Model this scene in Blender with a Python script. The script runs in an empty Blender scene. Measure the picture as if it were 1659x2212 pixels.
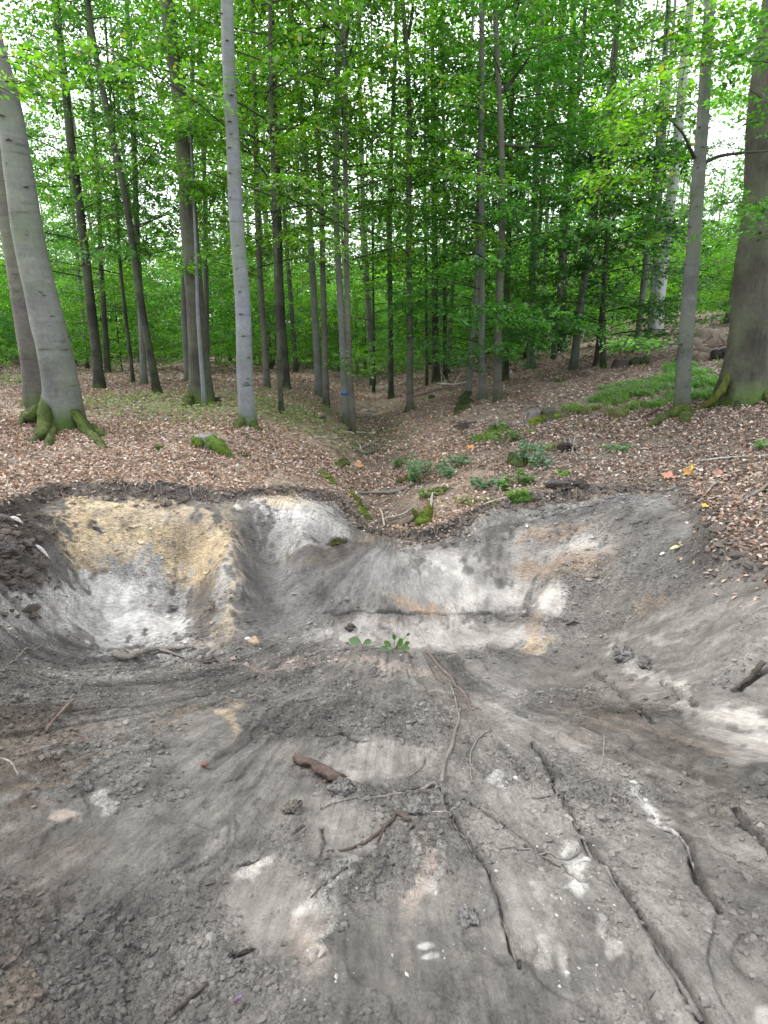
import bpy, math, random, time
import numpy as np
from math import sin, cos, tan, atan, pi, radians

T0 = time.time()
SC = bpy.context.scene
COL = SC.collection

# ------------------------------------------------------------------ camera
CAM_Z = 1.6
FPX, CX, CY = 1250.0, 829.5, 1106.0          # focal length and centre on a 1659 x 2212 survey frame
PITCH = radians(16.3)
cam_d = bpy.data.cameras.new('camera')
cam_d.sensor_fit = 'VERTICAL'
cam_d.sensor_height = 24.0
cam_d.lens = 24.0 * FPX / 2212.0
cam_d.clip_start = 0.05
cam_d.clip_end = 2000
cam = bpy.data.objects.new('camera', cam_d)
cam.location = (0, 0, CAM_Z)
cam.rotation_euler = (pi / 2 - PITCH, 0, 0)
COL.objects.link(cam)
SC.camera = cam

# ------------------------------------------------------------------ sky, sun, exposure
SUN_EL, SUN_AZ = radians(48), radians(290)
world = bpy.data.worlds.new('World')
SC.world = world
world.use_nodes = True
wt = world.node_tree
wt.nodes.clear()
sky = wt.nodes.new('ShaderNodeTexSky')
sky.sky_type = 'NISHITA'
sky.sun_disc = False
sky.sun_elevation = SUN_EL
sky.sun_rotation = SUN_AZ
sky.air_density = 1.0
sky.dust_density = 4.0
cloud = wt.nodes.new('ShaderNodeMixRGB')     # an even overcast layer over the clear sky
cloud.inputs[0].default_value = 0.8
cloud.inputs[2].default_value = (13.0, 13.3, 13.8, 1)
bg = wt.nodes.new('ShaderNodeBackground')
bg.inputs['Strength'].default_value = 0.11
wo = wt.nodes.new('ShaderNodeOutputWorld')
wt.links.new(sky.outputs[0], cloud.inputs[1])
wt.links.new(cloud.outputs[0], bg.inputs['Color'])
wt.links.new(bg.outputs[0], wo.inputs['Surface'])

sun_d = bpy.data.lights.new('sun', 'SUN')
sun_d.energy = 1.5
sun_d.angle = radians(14)
sun_d.color = (1.0, 0.97, 0.92)
sun = bpy.data.objects.new('sun', sun_d)
sun.rotation_euler = (pi / 2 - SUN_EL, 0, pi - SUN_AZ)
COL.objects.link(sun)

SC.view_settings.view_transform = 'Standard'
SC.view_settings.look = 'None'
SC.view_settings.gamma = 1.0
SC.view_settings.use_curve_mapping = False
SC.view_settings.exposure = 1.4
SC.render.engine = 'CYCLES'
SC.cycles.max_bounces = 8
SC.cycles.diffuse_bounces = 5
SC.cycles.transmission_bounces = 5
SC.cycles.glossy_bounces = 2
SC.cycles.use_denoising = True

# ------------------------------------------------------------------ helpers
rng = np.random.default_rng(7)
FWD = np.array([0, cos(PITCH), -sin(PITCH)])
UPV = np.array([0, sin(PITCH), cos(PITCH)])
RGT = np.array([1.0, 0, 0])
CAMP = np.array([0, 0, CAM_Z])


def ray(px, py):
    return FWD + RGT * ((px - CX) / FPX) + UPV * ((CY - py) / FPX)


def at_depth(px, py, Y):
    d = ray(px, py)
    return CAMP + d * (Y / d[1])


def project(P):
    Q = P - CAMP
    f = np.maximum(Q @ FWD, 1e-3)
    return CX + FPX * (Q @ RGT) / f, CY - FPX * (Q @ UPV) / f


def sstep(a, b, x):
    t = np.clip((x - a) / (b - a), 0, 1)
    return t * t * (3 - 2 * t)


_tabs = {}


def vnoise(x, y, seed=0):
    if seed not in _tabs:
        _tabs[seed] = np.random.default_rng(1000 + seed).random((256, 256))
    T = _tabs[seed]
    xi = np.floor(x).astype(int); yi = np.floor(y).astype(int)
    fx = x - xi; fy = y - yi
    fx = fx * fx * (3 - 2 * fx); fy = fy * fy * (3 - 2 * fy)
    x0 = xi & 255; x1 = (xi + 1) & 255; y0 = yi & 255; y1 = (yi + 1) & 255
    return (T[x0, y0] * (1 - fx) + T[x1, y0] * fx) * (1 - fy) + (T[x0, y1] * (1 - fx) + T[x1, y1] * fx) * fy


def fbm(x, y, f=1.0, octv=4, seed=0, gain=0.5):
    s = 0; a = 1; tot = 0
    for k in range(octv):
        s = s + a * vnoise(x * f + 17.3 * k, y * f - 9.1 * k, seed + k)
        tot += a; a *= gain; f *= 2.03
    return s / tot - 0.5


def build_mesh(name, V, polys, col=None, smooth=True, mats=()):
    """V (n,3); polys: list of (array (m,k), material index)."""
    me = bpy.data.meshes.new(name)
    V = np.asarray(V, np.float32)
    me.vertices.add(len(V))
    me.vertices.foreach_set('co', V.ravel())
    loops = np.concatenate([p.ravel() for p, _ in polys]).astype(np.int32)
    sizes = np.concatenate([np.full(len(p), p.shape[1], np.int32) for p, _ in polys])
    starts = np.concatenate([[0], np.cumsum(sizes)[:-1]]).astype(np.int32)
    me.loops.add(len(loops))
    me.loops.foreach_set('vertex_index', loops)
    me.polygons.add(len(sizes))
    me.polygons.foreach_set('loop_start', starts)
    mi = np.concatenate([np.full(len(p), m, np.int32) for p, m in polys])
    for m in mats:
        me.materials.append(m)
    me.polygons.foreach_set('material_index', mi)
    me.polygons.foreach_set('use_smooth', np.full(len(sizes), smooth, bool))
    if col is not None:
        ca = me.color_attributes.new('Col', 'FLOAT_COLOR', 'POINT')
        c4 = np.ones((len(V), 4), np.float32)
        c4[:, :np.shape(col)[1]] = col
        ca.data.foreach_set('color', c4.ravel())
    me.update(calc_edges=True)
    return me


def link(name, me, parent=None, label=None, cat=None, group=None, kind=None, loc=None):
    o = bpy.data.objects.new(name, me)
    COL.objects.link(o)
    if parent is not None:
        o.parent = parent
    if loc is not None:
        o.location = loc
    if label: o['label'] = label
    if cat: o['category'] = cat
    if group: o['group'] = group
    if kind: o['kind'] = kind
    return o


def copy_tree(root, loc, rotz=0.0, scale=1.0, label=None, tint=None, tilt=(0, 0)):
    r = root.copy(); COL.objects.link(r)
    r.location = loc; r.rotation_euler = (tilt[0], tilt[1], rotz); r.scale = (scale,) * 3
    if label: r['label'] = label
    for ch in root.children:
        c = ch.copy(); COL.objects.link(c); c.parent = r
        if tint: c.color = tint
        for g in ch.children:
            d = g.copy(); COL.objects.link(d); d.parent = c
            if tint: d.color = tint
    if tint: r.color = tint
    return r


def resample(P, n):
    P = np.asarray(P, float)
    s = np.concatenate([[0], np.cumsum(np.linalg.norm(np.diff(P, axis=0), axis=1))])
    t = np.linspace(0, s[-1], n)
    out = np.stack([np.interp(t, s, P[:, k]) for k in range(P.shape[1])], 1)
    for _ in range(2):
        if n > 4:
            out[1:-1] = out[1:-1] * 0.5 + 0.25 * (out[:-2] + out[2:])
    return out


def tube_geo(P, R, sides=8, rough=0.0, seed=0, cap=True, lobes=None):
    """swept tube along points P with radii R -> V, quads, tris"""
    P = np.asarray(P, float); R = np.asarray(R, float)
    n = len(P)
    tg = np.gradient(P, axis=0)
    tg /= np.linalg.norm(tg, axis=1)[:, None] + 1e-9
    ref = np.array([0.31, 0.95, 0.05]) if abs(tg[0] @ np.array([0, 0, 1])) > 0.7 else np.array([0, 0, 1.0])
    a = np.cross(tg, ref); a /= np.linalg.norm(a, axis=1)[:, None] + 1e-9
    b = np.cross(a, tg)
    th = np.linspace(0, 2 * pi, sides, endpoint=False)
    rr = R[:, None] * np.ones((n, sides))
    if rough:
        s = np.arange(n)[:, None] * 0.7
        rr *= 1 + rough * 2 * (vnoise(1.7 * np.cos(th)[None, :] + 40 + s, 1.7 * np.sin(th)[None, :] + 40 + 0 * s, seed % 7) - .5)
    if lobes is not None:
        rr *= lobes(np.arange(n), th)
    V = P[:, None, :] + rr[..., None] * (np.cos(th)[None, :, None] * a[:, None, :] + np.sin(th)[None, :, None] * b[:, None, :])
    V = V.reshape(-1, 3)
    i = np.arange(n - 1)[:, None] * sides; j = np.arange(sides)[None, :]; j2 = (j + 1) % sides
    Q = np.stack([i + j, i + j2, i + sides + j2, i + sides + j], -1).reshape(-1, 4)
    tris = np.zeros((0, 3), int)
    if cap:
        c0 = len(V)
        V = np.vstack([V, P[0:1], P[-1:]])
        jj = np.arange(sides); k2 = (jj + 1) % sides
        tris = np.vstack([np.stack([k2, jj, np.full(sides, c0)], 1),
                          np.stack([(n - 1) * sides + jj, (n - 1) * sides + k2, np.full(sides, c0 + 1)], 1)])
    return V, Q, tris


class Acc:
    """collects geometry for ONE mesh"""
    def __init__(s): s.V = []; s.P = []; s.C = []; s.n = 0
    def add(s, V, polys, mi=0, col=None):
        for p in polys:
            if len(p): s.P.append((np.asarray(p) + s.n, mi))
        s.V.append(np.asarray(V)); s.n += len(V)
        c = np.ones((len(V), 3)) if col is None else np.broadcast_to(np.asarray(col, float), (len(V), 3))
        s.C.append(c)
    def tube(s, P, R, sides=8, mi=0, col=None, rough=0.0, seed=0, cap=True, lobes=None):
        V, Q, T = tube_geo(P, R, sides, rough, seed, cap, lobes)
        s.add(V, [Q, T], mi, col)
    def mesh(s, name, mats, smooth=True):
        return build_mesh(name, np.vstack(s.V), s.P, np.vstack(s.C), smooth, mats)


# ------------------------------------------------------------------ materials
def new_mat(name):
    m = bpy.data.materials.new(name); m.use_nodes = True
    nt = m.node_tree
    bs = nt.nodes['Principled BSDF']
    bs.inputs['Specular IOR Level'].default_value = 0.25
    return m, nt, bs


def node(nt, t, **kw):
    n = nt.nodes.new(t)
    for k, v in kw.items():
        if k.startswith('i_'):
            n.inputs[k[2:].replace('_', ' ')].default_value = v
        else:
            setattr(n, k, v)
    return n


def noise_n(nt, vec, scale, detail=5, rough=0.6):
    n = node(nt, 'ShaderNodeTexNoise')
    n.inputs['Scale'].default_value = scale; n.inputs['Detail'].default_value = detail; n.inputs['Roughness'].default_value = rough
    if vec is not None: nt.links.new(vec, n.inputs['Vector'])
    return n


def ramp(nt, fac, stops):
    r = node(nt, 'ShaderNodeValToRGB')
    e = r.color_ramp.elements
    while len(e) > 1: e.remove(e[-1])
    e[0].position = stops[0][0]; e[0].color = (*stops[0][1], 1)
    for p, c in stops[1:]:
        x = e.new(p); x.color = (*c, 1)
    nt.links.new(fac, r.inputs[0])
    return r


def mul(nt, a, b, fac=1.0, mode='MULTIPLY'):
    m = node(nt, 'ShaderNodeMixRGB', blend_type=mode)
    m.inputs[0].default_value = fac
    nt.links.new(a, m.inputs[1])
    if hasattr(b, 'links'): nt.links.new(b, m.inputs[2])
    else: m.inputs[2].default_value = (*b, 1)
    return m.outputs[0]


def bump(nt, bs, h, strength, dist, prev=None):
    b = node(nt, 'ShaderNodeBump')
    b.inputs['Strength'].default_value = strength; b.inputs['Distance'].default_value = dist
    nt.links.new(h, b.inputs['Height'])
    if prev is not None: nt.links.new(prev.outputs[0], b.inputs['Normal'])
    nt.links.new(b.outputs[0], bs.inputs['Normal'])
    return b


def mapped(nt, scale, src='Object'):
    tc = node(nt, 'ShaderNodeTexCoord')
    mp = node(nt, 'ShaderNodeMapping')
    mp.inputs['Scale'].default_value = scale
    nt.links.new(tc.outputs[src], mp.inputs['Vector'])
    return mp.outputs[0]


def col_attr(nt):
    a = node(nt, 'ShaderNodeVertexColor'); a.layer_name = 'Col'
    return a.outputs['Color']


def soil_mat(name, f1, f2, bstr, rough=0.9):
    m, nt, bs = new_mat(name)
    c = col_attr(nt)
    v = mapped(nt, (1, 1, 1))
    n1 = noise_n(nt, v, f1, 8, 0.7)
    n2 = noise_n(nt, v, f2, 4, 0.6)
    r1 = ramp(nt, n1.outputs[0], [(0.30, (.62, .61, .60)), (0.48, (.95, .95, .95)), (0.72, (1.3, 1.3, 1.29))])
    c = mul(nt, c, r1.outputs[0])
    r2 = ramp(nt, n2.outputs[0], [(0.3, (.75, .74, .73)), (0.5, (1, 1, 1)), (0.75, (1.2, 1.2, 1.2))])
    c = mul(nt, c, r2.outputs[0])
    nt.links.new(c, bs.inputs['Base Color'])
    bs.inputs['Roughness'].default_value = rough
    b1 = bump(nt, bs, n1.outputs[0], bstr, 0.03)
    bump(nt, bs, n2.outputs[0], bstr * 0.8, 0.012, b1)
    return m


def bark_mat(name, dark, light, zs=18.0, xs=2.2, bstr=0.35, furrow=False, spots=None):
    m, nt, bs = new_mat(name)
    v1 = mapped(nt, (xs, xs, zs) if not furrow else (zs, zs, xs))
    v0 = mapped(nt, (1, 1, 1))
    n1 = noise_n(nt, v1, 1.0, 6, 0.6)
    n0 = noise_n(nt, v0, 1.6, 6, 0.65)
    n2 = noise_n(nt, v0, 22, 6, 0.7)
    mid = tuple((a + b) / 2 for a, b in zip(dark, light))
    base = ramp(nt, n0.outputs[0], [(0.3, dark), (0.5, mid), (0.68, light)])
    lent = ramp(nt, n1.outputs[0], [(0.30, (.30, .29, .28)), (0.40, (.90, .90, .90)), (0.58, (1, 1, 1)), (0.72, (1.22, 1.22, 1.22))])
    c = mul(nt, base.outputs[0], lent.outputs[0], 0.9)
    fine = ramp(nt, n2.outputs[0], [(0.3, (.72, .72, .72)), (0.55, (1, 1, 1)), (0.72, (1.25, 1.25, 1.25))])
    c = mul(nt, c, fine.outputs[0], 0.8)
    n3 = noise_n(nt, v0, 0.9, 5, 0.7)
    green = ramp(nt, n3.outputs[0], [(0.44, (0, 0, 0)), (0.68, (.75, .75, .75))])
    mx = node(nt, 'ShaderNodeMixRGB')
    nt.links.new(green.outputs[0], mx.inputs[0]); nt.links.new(c, mx.inputs[1]); mx.inputs[2].default_value = (0.10, 0.13, 0.07, 1)
    c = mul(nt, mx.outputs[0], col_attr(nt))
    nt.links.new(c, bs.inputs['Base Color'])
    bs.inputs['Roughness'].default_value = 0.85
    b1 = bump(nt, bs, n1.outputs[0], bstr, 0.03)
    bump(nt, bs, n2.outputs[0], bstr * 0.6, 0.012, b1)
    return m


def leaf_mat(name, trans=0.5, gloss=0.06, objtint=True, warm=(1.12, 1.45, 0.5)):
    m = bpy.data.materials.new(name); m.use_nodes = True
    nt = m.node_tree; nt.nodes.clear()
    c = col_attr(nt)
    if objtint:
        oi = node(nt, 'ShaderNodeObjectInfo')
        c = mul(nt, c, oi.outputs['Color'])
    d = node(nt, 'ShaderNodeBsdfDiffuse'); nt.links.new(c, d.inputs['Color'])
    t = node(nt, 'ShaderNodeBsdfTranslucent')
    tc = mul(nt, c, warm); nt.links.new(tc, t.inputs['Color'])
    mx = node(nt, 'ShaderNodeMixShader'); mx.inputs[0].default_value = trans
    nt.links.new(d.outputs[0], mx.inputs[1]); nt.links.new(t.outputs[0], mx.inputs[2])
    g = node(nt, 'ShaderNodeBsdfGlossy'); g.inputs['Roughness'].default_value = 0.45
    mg = node(nt, 'ShaderNodeMixShader'); mg.inputs[0].default_value = gloss
    nt.links.new(mx.outputs[0], mg.inputs[1]); nt.links.new(g.outputs[0], mg.inputs[2])
    o = node(nt, 'ShaderNodeOutputMaterial'); nt.links.new(mg.outputs[0], o.inputs[0])
    return m


def plain_mat(name, rough=0.85, f=30, bstr=0.4, lo=.6, hi=1.3, vscale=(1, 1, 1)):
    m, nt, bs = new_mat(name)
    v = mapped(nt, vscale)
    n = noise_n(nt, v, f, 6, 0.65)
    r = ramp(nt, n.outputs[0], [(0.3, (lo,) * 3), (0.5, (1, 1, 1)), (0.72, (hi,) * 3)])
    c = mul(nt, col_attr(nt), r.outputs[0])
    nt.links.new(c, bs.inputs['Base Color']); bs.inputs['Roughness'].default_value = rough
    bump(nt, bs, n.outputs[0], bstr, 0.02)
    return m


def clay_mat(name, flow=True):
    m, nt, bs = new_mat(name)
    c = col_attr(nt)
    v = mapped(nt, (1, 1, 1))
    va = node(nt, 'ShaderNodeVertexColor'); va.layer_name = 'Col'
    pm = ramp(nt, va.outputs['Alpha'], [(0.0, (.06, .06, .06)), (1.0, (1, 1, 1))])
    if flow:   # (across, along, up) coordinates that follow the digger's drag marks
        at = node(nt, 'ShaderNodeAttribute'); at.attribute_name = 'flow'
        fv = at.outputs['Vector']
        sa = node(nt, 'ShaderNodeAttribute'); sa.attribute_name = 'drag'
        drag = sa.outputs['Fac']
    else:
        fv = v; drag = None

    def fmap(sx, sy, sz):
        mp = node(nt, 'ShaderNodeMapping'); mp.inputs['Scale'].default_value = (sx, sy, sz)
        nt.links.new(fv, mp.inputs['Vector']); return mp.outputs[0]
    vstr = fmap(1, .5, .9)
    heights = []
    for sc in (44, 110):
        vo = node(nt, 'ShaderNodeTexVoronoi', feature='F1'); vo.inputs['Scale'].default_value = sc
        nt.links.new(vstr, vo.inputs['Vector']); heights.append(vo)
    n1 = noise_n(nt, fmap(1, .45, .8), 30, 9, 0.74)
    n2 = noise_n(nt, v, 190, 3, 0.6)
    st1 = noise_n(nt, fmap(1, .045, .3), 70, 4, 0.65)
    st2 = noise_n(nt, fmap(1, .03, .2), 22, 4, 0.6)
    fl1 = noise_n(nt, fmap(1, .5, .8), 75, 3, 0.6)
    fl2 = noise_n(nt, fmap(1, .5, .8), 62, 3, 0.6)
    if drag is not None:
        for st, stops in ((st1, [(0.34, (.70, .695, .69)), (0.47, (1, 1, 1)), (0.66, (1.2, 1.2, 1.19))]), (st2, [(0.36, (.70, .695, .69)), (0.49, (1, 1, 1)), (0.64, (1.30, 1.30, 1.29))])):
            r = ramp(nt, st.outputs[0], stops)
            k = node(nt, 'ShaderNodeMixRGB', blend_type='MULTIPLY')
            nt.links.new(drag, k.inputs[0]); nt.links.new(c, k.inputs[1]); nt.links.new(r.outputs[0], k.inputs[2]); c = k.outputs[0]
    # random paler and darker tone per crumb cell
    for vo, lo, hi in ((heights[0], .74, 1.18), (heights[1], .66, 1.24)):
        r = ramp(nt, vo.outputs['Color'], [(0.0, (lo,) * 3), (1.0, (hi,) * 3)])
        k = node(nt, 'ShaderNodeMixRGB', blend_type='MULTIPLY')
        nt.links.new(pm.outputs[0], k.inputs[0]); nt.links.new(c, k.inputs[1]); nt.links.new(r.outputs[0], k.inputs[2]); c = k.outputs[0]
    r1 = ramp(nt, n1.outputs[0], [(0.30, (.42, .41, .40)), (0.42, (.93, .93, .93)), (0.70, (1.3, 1.3, 1.3))])
    k = node(nt, 'ShaderNodeMixRGB', blend_type='MULTIPLY'); k.inputs[0].default_value = .85
    nt.links.new(c, k.inputs[1]); nt.links.new(r1.outputs[0], k.inputs[2]); c = k.outputs[0]
    # dark flecks painted as shadowed crevices, and pale mineral specks
    f1 = ramp(nt, fl1.outputs[0], [(0.34, (.22, .205, .19)), (0.395, (1, 1, 1)), (0.63, (1, 1, 1)), (0.70, (1.6, 1.6, 1.58))])
    k = node(nt, 'ShaderNodeMixRGB', blend_type='MULTIPLY')
    nt.links.new(pm.outputs[0], k.inputs[0]); nt.links.new(c, k.inputs[1]); nt.links.new(f1.outputs[0], k.inputs[2]); c = k.outputs[0]
    r2 = ramp(nt, n2.outputs[0], [(0.3, (.82, .82, .82)), (0.5, (1, 1, 1)), (0.72, (1.16, 1.16, 1.16))])
    c = mul(nt, c, r2.outputs[0])
    nt.links.new(c, bs.inputs['Base Color'])
    bs.inputs['Roughness'].default_value = 0.75
    bs.inputs['Specular IOR Level'].default_value = 0.3
    prev = bump(nt, bs, n1.outputs[0], 1.0, 0.035)
    if drag is not None:
        h = node(nt, 'ShaderNodeMath', operation='MULTIPLY'); nt.links.new(st1.outputs[0], h.inputs[0]); nt.links.new(drag, h.inputs[1])
        prev = bump(nt, bs, h.outputs[0], 0.6, 0.014, prev)
    for vo, dist in zip(heights, (.024, .011)):
        h = node(nt, 'ShaderNodeMath', operation='MULTIPLY'); nt.links.new(vo.outputs['Distance'], h.inputs[0]); nt.links.new(pm.outputs[0], h.inputs[1])
        b = bump(nt, bs, h.outputs[0], 0.9, dist, prev); b.invert = True; prev = b
    h = node(nt, 'ShaderNodeMath', operation='MULTIPLY'); nt.links.new(fl1.outputs[0], h.inputs[0]); nt.links.new(pm.outputs[0], h.inputs[1])
    prev = bump(nt, bs, h.outputs[0], 0.8, .014, prev)
    bump(nt, bs, n2.outputs[0], 0.4, 0.005, prev)
    return m


M = {}
M['clay'] = clay_mat('clay')
M['clay_lump'] = clay_mat('clay_lump', False)
M['forest_soil'] = soil_mat('forest_soil', 14, 60, 0.8, 0.95)
M['beech_bark'] = bark_mat('beech_bark', (.068, .073, .066), (.148, .155, .145), 12, 1.6, 0.25)
M['pale_bark'] = bark_mat('pale_bark', (.098, .104, .112), (.172, .184, .202), 11, 1.6, 0.2)
M['dark_beech'] = bark_mat('dark_beech', (.045, .048, .043), (.11, .116, .11), 12, 1.6, 0.3)
M['white_bark'] = bark_mat('white_bark', (.24, .245, .25), (.36, .37, .38), 9, 1.6, 0.2)
M['brown_bark'] = bark_mat('brown_bark', (.05, .045, .04), (.105, .095, .087), 16, 3, 0.5)
M['dark_bark'] = bark_mat('dark_bark', (.014, .014, .011), (.04, .038, .032), 10, 2.0, 0.5)
M['oak_bark'] = bark_mat('oak_bark', (.026, .025, .018), (.072, .07, .055), 26, 2.2, 0.9, furrow=True)
M['leaf'] = leaf_mat('leaf', 0.64, 0.06)
M['litter'] = leaf_mat('litter', 0.12, 0.05, False, (1, 1, 1))
M['moss'] = plain_mat('moss', 0.95, 60, 1.0, .45, 1.5)
M['wood'] = plain_mat('wood', 0.8, 55, 0.7, .5, 1.5, (1, 1, 1))
M['clod'] = plain_mat('clod', 0.9, 60, 0.6, .7, 1.25)
M['stone'] = plain_mat('stone', 0.7, 25, 0.4, .7, 1.3)
M['paint'] = plain_mat('paint', 0.5, 40, 0.1, .85, 1.1)

# ------------------------------------------------------------------ lie of the land
def forest_z(x, y):
    h = np.interp(y, [-60, 0, 3, 5.7, 7.5, 10, 17, 32, 60, 120, 200], [1.5, 1.75, 1.82, 1.85, 1.74, 1.60, 1.50, 1.36, 1.1, .6, 0])
    dx = x + 0.02 * y
    left = 0.50 * sstep(0.15, 2.3, -dx) + 0.004 * np.clip(-dx - 3, 0, 60) * sstep(8, 30, y)
    left = left * (1 - 0.5 * sstep(18, 40, y))
    rise = np.clip(dx - 0.1, 0, 16)
    right = 0.18 * rise * (0.55 + 0.45 * sstep(0, 2, rise)) * (1 - 0.45 * sstep(30, 60, y))
    notch = -.30 * np.exp(-(dx / .6) ** 2) * sstep(4.6, 6.2, y) * (1 - .8 * sstep(10, 17, y))
    big = notch + fbm(x, y, 0.22, 3, 3) * 0.16 * sstep(6.5, 14, y)
    return CAM_Z - h + left + right + big


def march(px, py, zf, t0=0.7, t1=140):
    d = ray(px, py)
    t = np.geomspace(t0, t1, 6000)
    P = CAMP + t[:, None] * d
    below = P[:, 2] < zf(P[:, 0], P[:, 1])
    k = int(np.argmax(below)) if below.any() else len(t) - 1
    return P[k]


LIP_PX = [(-260, 1215), (-120, 1140), (0, 1092), (60, 1062), (120, 1046), (220, 1041), (300, 1043), (400, 1048), (480, 1060), (560, 1057),
          (640, 1053), (700, 1060), (745, 1075), (770, 1105), (800, 1143), (850, 1150), (920, 1143), (985, 1120), (1010, 1100), (1060, 1080), (1130, 1068),
          (1200, 1058), (1280, 1050), (1360, 1043), (1440, 1045), (1500, 1075), (1530, 1130), (1560, 1180), (1620, 1205), (1700, 1225), (1850, 1300)]
LIP = np.array([march(px, py, forest_z)[:2] for px, py in LIP_PX])
POLY = np.vstack([LIP, [[4.6, 1.8], [4.6, -2.5], [-5.5, -2.5], [-5.5, 2.4]]])


def seg_dist(x, y, A, closed=False):
    best = np.full(np.shape(x), 1e9)
    n = len(A)
    for i in range(n if closed else n - 1):
        a = A[i]; b = A[(i + 1) % n]
        ab = b - a; L = ab @ ab + 1e-12
        t = np.clip(((x - a[0]) * ab[0] + (y - a[1]) * ab[1]) / L, 0, 1)
        best = np.minimum(best, (x - a[0] - t * ab[0]) ** 2 + (y - a[1] - t * ab[1]) ** 2)
    return np.sqrt(best)


def in_poly(x, y, A):
    ins = np.zeros(np.shape(x), bool)
    j = len(A) - 1
    for i in range(len(A)):
        xi, yi = A[i]; xj, yj = A[j]
        c = ((yi > y) != (yj > y)) & (x < (xj - xi) * (y - yi) / (yj - yi + 1e-12) + xi)
        ins ^= c
        j = i
    return ins


PIT_PTS = [  # px, py, forward distance
    (-250, 2212, .85), (0, 2212, .98), (400, 2212, 1.02), (830, 2212, 1.0), (1250, 2212, 1.0), (1659, 2212, .97), (1900, 2212, .9),
    (0, 1900, 1.48), (400, 1900, 1.55), (830, 1900, 1.55), (1250, 1900, 1.53), (1659, 1900, 1.42),
    (-150, 1700, 1.75), (0, 1700, 1.9), (200, 1700, 2.05), (500, 1700, 2.16), (830, 1700, 2.19), (1250, 1700, 2.15), (1500, 1700, 2.05), (1659, 1700, 1.9),
    (0, 1550, 2.5), (200, 1550, 2.75), (500, 1550, 2.98), (830, 1550, 3.05), (1200, 1550, 3.0), (1450, 1550, 2.7), (1659, 1550, 2.4),
    (-100, 1420, 3.1), (60, 1430, 3.5), (250, 1430, 4.05), (450, 1425, 4.3), (650, 1415, 4.42), (900, 1412, 4.45), (1130, 1415, 4.4), (1300, 1420, 4.0), (1480, 1440, 3.3), (1659, 1450, 2.75),
    (700, 1335, 5.0), (900, 1332, 5.04), (1130, 1332, 5.0), (560, 1365, 4.75), (1250, 1330, 4.6), (1450, 1300, 3.95), (1659, 1320, 3.15),
    (750, 1250, 5.28), (900, 1250, 5.3), (1050, 1250, 5.28), (640, 1275, 5.15),
    (800, 1195, 5.5), (900, 1195, 5.55), (1000, 1195, 5.5),
    (400, 1385, 4.5), (300, 1320, 4.75), (200, 1310, 4.65), (100, 1340, 4.2), (0, 1330, 3.85), (300, 1200, 5.15), (180, 1200, 4.9), (300, 1110, 5.4), (420, 1120, 5.45), (420, 1230, 5.2), (390, 1320, 4.95),
    (495, 1180, 5.2), (515, 1260, 4.98), (500, 1345, 4.68), (560, 1130, 5.6), (570, 1220, 5.42), (575, 1300, 5.08),
    (650, 1140, 5.55), (700, 1190, 5.5), (60, 1230, 4.3), (40, 1160, 4.5), (-100, 1250, 3.75), (-60, 1180, 4.1), (0, 1420, 3.3),
    (1100, 1150, 5.55), (1060, 1120, 5.7), (1200, 1200, 5.15), (1150, 1300, 4.9), (1250, 1130, 5.4), (1400, 1100, 5.15), (1400, 1200, 4.6), (1300, 1270, 4.7), (1400, 1370, 3.8), (1550, 1210, 3.95), (1600, 1300, 3.45),
]
PW = np.array([at_depth(*p) for p in PIT_PTS])
extra = np.array([[x, y, z] for y, z in ((.3, .02), (-1, .05), (-2.6, .08)) for x in (-3, -1, 1, 3)] + [[-5, 2, .1], [4.2, 2.0, .12], [-4.4, 3.4, .2]])
lipz = np.column_stack([LIP, forest_z(LIP[:, 0], LIP[:, 1]) - 0.10])
PW = np.vstack([PW, extra, lipz])


def _tps(d2):
    return 0.5 * d2 * np.log(d2 + 1e-9)


def fit_tps(P, lam=0.004):
    n = len(P)
    d2 = ((P[:, None, :2] - P[None, :, :2]) ** 2).sum(-1)
    A = np.zeros((n + 3, n + 3))
    A[:n, :n] = _tps(d2) + lam * np.eye(n)
    A[:n, n] = 1; A[:n, n + 1:] = P[:, :2]
    A[n:, :n] = A[:n, n:].T
    return np.linalg.solve(A, np.concatenate([P[:, 2], np.zeros(3)]))


TPS = fit_tps(PW)


def pit_z(x, y):
    x = np.asarray(x, float); y = np.asarray(y, float)
    s = TPS[-3] + TPS[-2] * x + TPS[-1] * y
    for w, p in zip(TPS[:-3], PW):
        s = s + w * _tps((x - p[0]) ** 2 + (y - p[1]) ** 2)
    return s


# coarse table of the pit for fast look-ups
_gx = np.linspace(-7, 7, 281); _gy = np.linspace(-3, 8, 221)
_GX, _GY = np.meshgrid(_gx, _gy, indexing='ij')
_PT = pit_z(_GX, _GY)


def bil(T, gx, gy, x, y):
    fx = np.clip((x - gx[0]) / (gx[1] - gx[0]), 0, len(gx) - 1.001); fy = np.clip((y - gy[0]) / (gy[1] - gy[0]), 0, len(gy) - 1.001)
    i = fx.astype(int); j = fy.astype(int); fx = fx - i; fy = fy - j
    return (T[i, j] * (1 - fx) + T[i + 1, j] * fx) * (1 - fy) + (T[i, j + 1] * (1 - fx) + T[i + 1, j + 1] * fx) * fy


def ground_smooth(x, y):
    x = np.asarray(x, float); y = np.asarray(y, float)
    ins = in_poly(x, y, POLY)
    dl = seg_dist(x, y, LIP)
    f = forest_z(x, y)
    p = bil(_PT, _gx, _gy, x, y)
    s = sstep(0, 0.10, dl)
    return np.where(ins, f * (1 - s) + p * s, f)


def hit(px, py):
    return march(px, py, ground_smooth)


def hits(pl):
    return np.array([hit(*p) for p in pl])


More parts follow.
